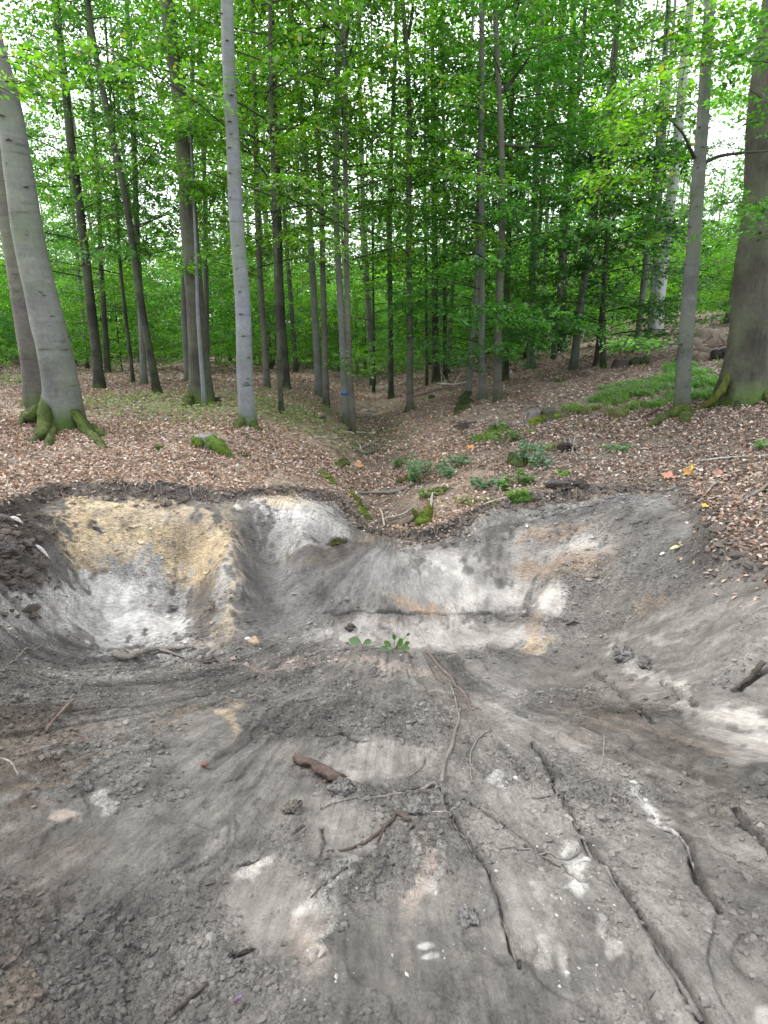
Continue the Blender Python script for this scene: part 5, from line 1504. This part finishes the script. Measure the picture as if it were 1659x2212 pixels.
# broken mossy snag at the gully mouth
c = hx(920, 1125); f = ((c - CAMP) @ FWD) / FPX
sn = link('tree_stump', None, label='broken mossy snag with a pale upright splinter at the gully mouth', cat='stump', loc=tuple(c))
A = Acc()
A.tube(resample([[-.03, .0, -.06], [.0, .0, .04], [.035, .0, .14], [.055, .0, .24]], 12), np.linspace(.10, .018, 12), 10, 0, (.07, .09, .012), .25, 4)
A.tube(resample([[.0, 0, .02], [-.08, -.02, .06], [-.14, -.02, .12], [-.155, -.02, .16]], 8), np.linspace(.07, .012, 8), 8, 0, (.05, .055, .014), .25, 5)
moss_lump(A, np.array([-.03, -.02, .03]), .10, 5, (.075, .11, .012), .7)
fuzz(A, np.vstack(A.V), 500, .022, np.random.default_rng(3), (.10, .15, .015)); link('moss', A.mesh('moss', [M['moss']]), sn)
A = Acc(); A.tube(resample([[.05, -.015, .17], [.056, -.015, .25], [.065, -.01, .34]], 6), [.018, .017, .016, .014, .01, .003], 6, 0, (.36, .33, .27), .1); link('splinter', A.mesh('splinter', [M['wood']]), sn)


def moss_patch(pts, w, seed, label, col=(.075, .12, .012), h=.5):
    """cushion following survey points"""
    P = np.array([hx(*p) for p in pts]); org = P[0].copy(); f = ((P - CAMP) @ FWD).mean() / FPX; R = w / 2 * f
    Q = resample(P - org, max(4, 3 * len(pts))); A = Acc()
    rs = np.random.default_rng(seed)
    for k, q in enumerate(Q):
        moss_lump(A, q + rs.normal(0, R * .25, 3) * [1, 1, .3], R * rs.uniform(.7, 1.1), seed * 10 + k, np.array(col) * rs.uniform(.7, 1.2), h, 8)
    fuzz(A, np.vstack(A.V), 260 + 120 * len(pts), .024, rs, np.array(col) * 1.25)
    return link('moss_cushion', A.mesh('moss_cushion', [M['moss']]), label=label, cat='moss', loc=tuple(org))


moss_patch([(757, 1068), (768, 1085), (782, 1105), (797, 1120)], 20, 41, 'long strip of moss hanging down the rim left of the gully mouth', (.06, .085, .012), .6)
moss_patch([(690, 1020), (702, 1032), (715, 1045)], 20, 42, 'green moss patch on the left lip near the gully', (.08, .12, .015), .35)
moss_patch([(728, 1008), (742, 998)], 24, 43, 'olive moss cushion above the green moss patch by the gully', (.05, .062, .014), .6)
moss_patch([(336, 972), (348, 970)], 14, 44, 'small moss cushion left of the low mossy stump', (.05, .085, .012), .5)
moss_patch([(520, 985), (540, 990)], 11, 45, 'small olive moss patch right of the low mossy stump', (.05, .07, .012), .4)
moss_patch([(1062, 935), (1075, 925), (1085, 930)], 26, 46, 'rounded mossy mound left of the upright grey stump', (.05, .075, .012), .8)
moss_patch([(1110, 1000), (1118, 985), (1125, 1005)], 34, 47, 'dark mossy mound under the blue-green herbs', (.035, .05, .012), .7)
moss_patch([(888, 1035), (905, 1030), (870, 1040)], 26, 48, 'dull moss mound at the foot of the large herb', (.045, .065, .014), .35)
moss_patch([(940, 1065), (960, 1062)], 30, 49, 'dull green moss mound behind the broken snag', (.055, .075, .018), .45)
moss_patch([(1010, 870), (995, 888), (1003, 880)], 26, 50, 'dark moss on the mound of the three trunks', (.03, .045, .012), .7)
moss_patch([(720, 1180), (740, 1172)], 16, 51, 'olive moss clod under the second white wall lobe', (.06, .06, .02), .5)
moss_patch([(1650, 1062), (1662, 1060)], 16, 52, 'moss scrap at the right edge beside a twig', (.08, .11, .012), .5)
moss_patch([(1205, 825), (1220, 822)], 14, 53, 'thin moss patch in the brown litter of the right slope', (.05, .075, .012), .3)
moss_patch([(935, 858), (930, 862)], 14, 54, 'mossy lump in the gully behind the straight pale footed trunk', (.045, .075, .012), .5)


def herb(px, py, w, h, n, label, col, seed, leaf=.068):
    c = hx(px, py); f = ((c - CAMP) @ FWD) / FPX
    r_ = np.random.default_rng(seed)
    root = link('herb', None, label=label, cat='plant', loc=tuple(c))
    A = Acc(); LP = []
    ns = max(3, n // 9)
    for k in range(ns):
        tx = r_.uniform(-.5, .5) * w * f; ty = r_.uniform(-.4, .4) * w * f; tz = h * f * r_.uniform(.45, 1.0)
        P = resample([[tx * .5, ty * .5, -.02], [tx * .8, ty * .8, tz * .6], [tx, ty, tz]], 6)
        A.tube(P, np.linspace(.005, .002, 6), 4, 0, (.10, .12, .05))
        for j in range(n // ns):
            q = r_.uniform(.35, 1.0); LP.append([np.interp(q, np.linspace(0, 1, 6), P[:, i]) for i in range(3)])
    link('stem', A.mesh('stem', [M['wood']]), root)
    LP = np.array(LP); m = len(LP)
    a = r_.uniform(0, 2 * pi, m); ld = np.stack([np.cos(a), np.sin(a), r_.normal(.0, .3, m)], 1); ld /= np.linalg.norm(ld, axis=1)[:, None]
    L = leaf * r_.uniform(.6, 1.25, m)
    V, T, C = leaves(LP, ld, np.array([0, -.15, 1]) + r_.normal(0, .35, (m, 3)), L, L * .36, np.array(col) * r_.uniform(.6, 1.35, (m, 1)))
    A = Acc(); A.add(V, [T], 0, C); link('leaves', A.mesh('leaves', [M['leaf']], False), root)
    return root


TEAL = (.09, .19, .10); GRN = (.09, .17, .04)
herb(925, 1035, 100, 62, 190, 'large leafy green herb in the gully above the broken snag', TEAL, 1)
herb(905, 1040, 50, 26, 70, 'low leafy herb left of the large one in the gully', TEAL, 11)
herb(970, 1035, 40, 26, 60, 'low leafy herb right of the large one in the gully', TEAL, 12)
herb(915, 1080, 50, 28, 60, 'yellow-green sprout behind the broken snag', (.13, .2, .04), 2)
herb(1042, 1055, 66, 24, 110, 'flat green herb left of the pit rim on the right bank', TEAL, 3)
herb(1135, 1005, 80, 56, 170, 'blue-green herb growing over the dark mossy mound', (.11, .2, .13), 4)
herb(1125, 1050, 60, 40, 90, 'grassy green herb right at the rim below the blue-green herb', GRN, 5)
herb(1335, 978, 70, 16, 70, 'low teal ground leaves on the open litter at the right', (.11, .22, .13), 6)
herb(1648, 970, 50, 18, 40, 'green ground leaves at the right edge under the massive oak', GRN, 7)
herb(1640, 850, 90, 60, 170, 'dark leafy shoots in front of the massive oak foot', (.05, .12, .06), 8)
herb(1075, 930, 44, 24, 70, 'green ferny leaves on the rounded mossy mound', GRN, 9)
herb(1215, 1025, 24, 10, 26, 'tiny green tuft in the litter above the right rim', GRN, 10)
herb(30, 835, 90, 30, 120, 'low green shrub leaves left behind the grey beech', (.10, .19, .06), 13, .09)
herb(860, 1010, 40, 26, 60, 'small leafy herb on the left side of the gully floor', GRN, 15)
herb(990, 1010, 46, 30, 80, 'leafy herb between the large herb and the mossy mound', TEAL, 16)
herb(1100, 955, 60, 34, 110, 'green leaves and shoots left below the upright grey stump', GRN, 17)
herb(1165, 1010, 50, 34, 90, 'blue-green shoots right of the dark mossy mound', (.11, .2, .13), 18)
herb(1085, 1060, 40, 26, 60, 'low shoots on the rim between the flat herb and the grassy herb', GRN, 19)
herb(760, 905, 20, 10, 20, 'small leaves at the gully edge by the banded trunk', GRN, 14)

# grass on the right bank
r = np.random.default_rng(401)
def blades(areas, seed):
    r = np.random.default_rng(seed); Vs = []; Ts = []; Cs = []; n0 = 0
    for (cx, cy, rx, ry, n, hgt, col, lean) in areas:
        th = r.uniform(0, 2 * pi, n); q = np.sqrt(r.random(n))
        G = np.array([hit(cx + rx * a, cy + ry * b) for a, b in ((-1, 0), (1, 0), (0, -1), (0, 1), (0, 0))])
        ce = G[4]; ax = (G[1] - G[0]) / 2; ay = (G[2] - G[3]) / 2
        x = ce[0] + ax[0] * q * np.cos(th) + ay[0] * q * np.sin(th); y = ce[1] + ax[1] * q * np.cos(th) + ay[1] * q * np.sin(th)
        kp = fbm(x, y, 2.6, 3, 191) > -.03 + .1 * (q > .75); x, y = x[kp], y[kp]; n = len(x)
        z = H(x, y)
        a = r.normal(lean, .7, n); h = hgt * r.uniform(.5, 1.25, n); out = h * r.uniform(.35, 1.1, n)
        wv = .0055 * r.uniform(.7, 1.4, n)
        sx, sy = -np.sin(a), np.cos(a)
        pts = []
        for t, wk in ((0, 1), (.4, .95), (.75, .7)):
            px_, py_ = x + np.cos(a) * out * t ** 1.8, y + np.sin(a) * out * t ** 1.8; pz = z + h * (t - .42 * t ** 2.6)
            pts += [np.stack([px_ + sx * wv * wk, py_ + sy * wv * wk, pz], 1), np.stack([px_ - sx * wv * wk, py_ - sy * wv * wk, pz], 1)]
        pts.append(np.stack([x + np.cos(a) * out, y + np.sin(a) * out, z + h * .52], 1))
        V = np.stack(pts, 1).reshape(-1, 3)
        i = np.arange(n)[:, None] * 7 + n0
        T = np.concatenate([i + np.array([[p, q_, s_]]) for p, q_, s_ in ((0, 1, 3), (0, 3, 2), (2, 3, 5), (2, 5, 4), (4, 5, 6))])
        n0 += 7 * n
        Vs.append(V); Ts.append(T); Cs.append(np.repeat(np.array(col) * r.uniform(.6, 1.35, (n, 1)), 7, 0))
    A = Acc(); A.add(np.vstack(Vs), [np.vstack(Ts)], 0, np.vstack(Cs)); return A


GC1 = (.12, .24, .075); GC2 = (.15, .25, .075); GC3 = (.19, .18, .11)
A = blades([(1420, 845, 150, 34, 6500, .15, GC1, 2.9), (1500, 800, 70, 34, 4200, .18, GC1, 2.9), (1350, 870, 90, 22, 2800, .14, GC2, 3.2), (1300, 895, 60, 14, 700, .15, GC3, 3.3), (1540, 850, 60, 30, 1300, .15, GC1, 3), (1240, 885, 26, 8, 300, .14, GC2, 3.5), (1400, 860, 120, 30, 900, .19, GC3, 2.8), (1480, 830, 70, 30, 900, .2, (.16, .27, .09), 2.8),
            (1240, 900, 120, 26, 700, .11, GC3, 3.5)], 402)
link('grass', A.mesh('grass', [M['leaf']], False), kind='stuff', label='soft bent green grass on the right bank')
A = blades([(1168, 940, 34, 14, 900, .15, (.15, .25, .04), -1.6), (1150, 930, 40, 14, 400, .13, (.17, .24, .04), -1.8), (1185, 960, 30, 20, 420, .15, GC3, -1.5), (1050, 950, 40, 12, 380, .12, GC2, -2), (1120, 1075, 26, 10, 200, .13, GC2, -1.7), (1040, 1085, 40, 10, 120, .08, GC3, -1.7), (1215, 1030, 16, 5, 100, .07, GC2, -1.6), (950, 1075, 60, 14, 260, .09, (.16, .17, .06), -1.6)], 403)
link('grass', A.mesh('grass', [M['leaf']], False), kind='stuff', label='bright tufts of grass below the mossy stumps')

# hanging roots under the grass edge, a black lump for the hollow's shade
for k, pts in enumerate(([(1218, 955, .05), (1225, 975, .02), (1205, 990, .0)], [(1242, 950, .06), (1236, 975, .04), (1232, 1000, .0)], [(1228, 958, .06), (1240, 985, .02), (1250, 995, .01)], [(1185, 992, .02), (1160, 996, .02), (1140, 1010, .0)], [(1180, 1015, .02), (1150, 1030, .02), (1120, 1048, .01)])):
    stick('root', pts, 4, 2, (.15, .135, .12), ['hanging grey root at the left of the dark hollow in the right bank', 'hanging grey root in the middle of the dark hollow', 'thin root crossing the dark hollow under the grass', 'pale root left below the dark hollow', 'long thin root running down from the blue-green herb'][k], 'root', lift=.8)
lump('soil_or_shade_lump', 1222, 972, 34, 71, (.03, .025, .022), 'black lump standing in for the shade of the hollow under the grassy edge', squash=.8)
lump('soil_or_shade_lump', 1210, 1052, 56, 72, (.085, .075, .068), 'large grey-brown soil clod on the right rim', squash=.4)
lump('soil_or_shade_lump', 1255, 1050, 36, 73, (.05, .042, .036), 'dark soil clod right of the large one on the rim', squash=.5)
lump('soil_or_shade_lump', 20, 1195, 46, 74, (.10, .09, .08), 'large dark soil clod at the left edge of the picture', squash=.9)
lump('soil_or_shade_lump', 12, 1240, 34, 75, (.07, .06, .05), 'dark soil clod below the large one at the left edge')
lump('boulder', 775 + 30, 888, 18, 76, (.2, .18, .16), 'small grey stone in the gully bed', 'stone', .6, cat='stone')
lump('boulder', 787, 888, 14, 77, (.27, .25, .22), 'pale small stone beside the grey one in the gully bed', 'stone', .6, cat='stone')

# sticks on the forest floor
stick('branch', [(775, 1066, .0), (810, 1068, .01), (850, 1066, .01), (875, 1058, .015), (905, 1045, .01)], 7, 9, (.12, .11, .10), 'curved grey branch across the gully floor', 'branch')
stick('branch', [(835, 1127, .03), (865, 1122, .03), (893, 1108, .05)], 6, 5, (.2, .185, .16), 'pale stick left of the broken snag', 'stick')
stick('branch', [(870, 1135, .02), (890, 1125, .02), (912, 1118, .03)], 9, 7, (.08, .07, .06), 'dark thick stick touching the broken snag', 'stick')
stick('branch', [(830, 1142, .03), (826, 1120, .05), (820, 1105, .05)], 4, 3, (.3, .265, .22), 'short pale upright splinter at the gully mouth', 'stick')
stick('branch', [(780, 972, .02), (800, 965, .04), (820, 955, .03)], 5, 4, (.16, .145, .13), 'grey stick lying over the dark twigs in the gully', 'stick')
stick('branch', [(770, 955, .02), (778, 970, .04), (784, 982, .02)], 4, 3, (.28, .25, .22), 'thin stick crossing the dark twigs in the gully', 'stick')
stick('branch', [(765, 975, .02), (790, 985, .02), (830, 965, .02)], 6, 3, (.09, .08, .07), 'dark twig bundle stick in the gully', 'stick')
stick('branch', [(735, 937, .01), (775, 934, .01), (815, 938, .01)], 4, 3, (.33, .30, .27), 'long pale stick behind the pale footed trunks', 'stick')
stick('branch', [(680, 948, .01), (720, 950, .01), (745, 946, .01)], 5, 3, (.27, .24, .21), 'grey stick on the left bank by the gully', 'stick')
stick('branch', [(900, 905, .01), (935, 896, .01), (985, 880, .01)], 5, 3, (.09, .075, .065), 'dark rotting stick right of the straight trunk', 'stick')
stick('branch', [(855, 900, .01), (880, 888, .01), (900, 882, .01)], 4, 3, (.10, .08, .065), 'dark short stick left of the straight trunk', 'stick')
stick('branch', [(980, 925, .03), (1005, 920, .04), (1030, 912, .02)], 6, 4, (.07, .06, .05), 'dark broken log piece right of the gully', 'log')
stick('branch', [(945, 832, .02), (985, 836, .05), (1020, 826, .05)], 5, 3, (.30, .28, .25), 'pale dead branch in the brushwood left of the three trunks', 'branch', forks=[[(980, 835, .05), (990, 825, .15), (1000, 818, .22)], [(965, 835, .04), (960, 825, .12), (953, 818, .2)]])
stick('branch', [(890, 860, .02), (930, 848, .03), (975, 838, .04), (1000, 845, .02)], 5, 3, (.13, .115, .10), 'dark dead branch below the brushwood', 'branch')
stick('branch', [(1500, 1002, .01), (1560, 996, .02), (1640, 990, .02), (1700, 985, .01)], 5, 4, (.24, .22, .2), 'long pale stick near the right edge', 'stick')
stick('branch', [(1595, 1090, .0), (1625, 1075, .02), (1662, 1056, .04)], 7, 8, (.13, .115, .10), 'grey brown stick at the right edge above the rim', 'stick')
stick('branch', [(1610, 1104, .01), (1640, 1098, .02), (1670, 1100, .01)], 4, 3, (.40, .37, .33), 'thin white stick at the right edge above the rim', 'stick')
stick('branch', [(1520, 1075, .0), (1540, 1055, .02), (1552, 1045, .02)], 5, 4, (.22, .2, .18), 'short grey stick in the litter right of the rim', 'stick')
stick('branch', [(1390, 908, .03), (1420, 892, .06), (1450, 894, .02)], 6, 3, (.05, .045, .04), 'dark arched root in front of the grass', 'root')
stick('branch', [(150, 950, .0), (250, 962, .01), (330, 975, .01)], 3, 2, (.42, .39, .35), 'thin pale twig right of the mossy roots', 'twig')
stick('branch', [(340, 905, .01), (370, 908, .02), (400, 905, .01)], 4, 2, (.2, .18, .16), 'short twig on the litter above the low stump', 'twig')
stick('branch', [(245, 1040, .01), (262, 1047, .01), (272, 1052, .0)], 8, 6, (.04, .032, .03), 'dark bark scrap on the left rim', 'bark')
stick('branch', [(340, 1040, .01), (355, 1048, .01), (366, 1052, .0)], 8, 5, (.04, .032, .03), 'dark bark scrap on the rim above the ochre wall', 'bark')
stick('branch', [(635, 994, .01), (655, 992, .01), (672, 996, .01)], 5, 4, (.10, .075, .06), 'dark curved bark strip on the left bank', 'bark')
stick('branch', [(1100, 1075, .01), (1060, 1085, .01), (1010, 1100, .0), (985, 1112, .0)], 4, 3, (.33, .3, .27), 'thin stick along the rim right of the broken snag', 'stick')
r = np.random.default_rng(411)
for k in range(46):
    px, py = r.uniform(20, 1640), r.uniform(835, 1030)
    if abs(px - 820) < 40 and py < 900: continue
    c = hit(px, py)
    if in_poly(np.array([c[0]]), np.array([c[1]]), POLY)[0]: continue
    L = r.uniform(.12, .5); a = r.uniform(-.5, .5) + (pi / 2 if r.random() < .2 else 0)
    A = Acc(); t = np.linspace(-.5, .5, 6)
    P = np.stack([t * L * cos(a), t * L * sin(a), .012 + .1 * L * (t ** 2) * r.normal()], 1); P[:, 1] += .12 * L * r.normal() * np.sin(3 * t)
    P[:, 2] += H(P[:, 0] + c[0], P[:, 1] + c[1]) - c[2]
    A.tube(P, np.linspace(.008, .003, 6), 5, 0, np.array([.2, .18, .155]) * r.uniform(.4, 1.7), .1)
    link('twig', A.mesh('twig', [M['wood']]), label='thin dry twig, one of many, lying on the leaf litter', cat='twig', group='dry twigs on the litter', loc=(c[0], c[1], c[2]))

# upturned root plate far up the right slope
c = hx(1545, 772)
rp = link('root_plate', None, label='upturned earthy root plate with brush on the right slope beside the massive oak', cat='root plate', loc=tuple(c))
A = Acc(); f = ((c - CAMP) @ FWD) / FPX
for k, (dx, dz, w) in enumerate(((-40, 20, 26), (-18, 36, 30), (-60, 12, 22), (6, 18, 30), (20, 4, 26), (-30, 5, 34))):
    moss_lump(A, np.array([dx * f, 0, dz * f]), w * f, 81 + k, (.14, .115, .09), .8, 9)
link('soil', A.mesh('soil', [M['clod']]), rp)
A = Acc(); rs = np.random.default_rng(82)
for k in range(16):
    a = rs.uniform(.2, 2.9); s0 = np.array([rs.uniform(-60, 25) * f, -.15, rs.uniform(5, 30) * f]); L = rs.uniform(20, 46) * f
    A.tube(resample([s0, s0 + [cos(a) * L * .5, -.12, sin(a) * L * .5], s0 + [cos(a + .5) * L, -.2, sin(a + .5) * L]], 8), np.linspace(.022, .005, 8), 5, 0, np.array([.24, .2, .16]) * rs.uniform(.5, 1.4), .1)
link('roots', A.mesh('roots', [M['wood']]), rp)
lump('soil_or_shade_lump', 1552, 776, 44, 91, (.02, .017, .015), 'black lump standing in for the shade of the earth hollow left of the massive oak', squash=.8)  # near-black lump added as the shade inside the cavity
print('objects', round(time.time() - T0, 1), 's')
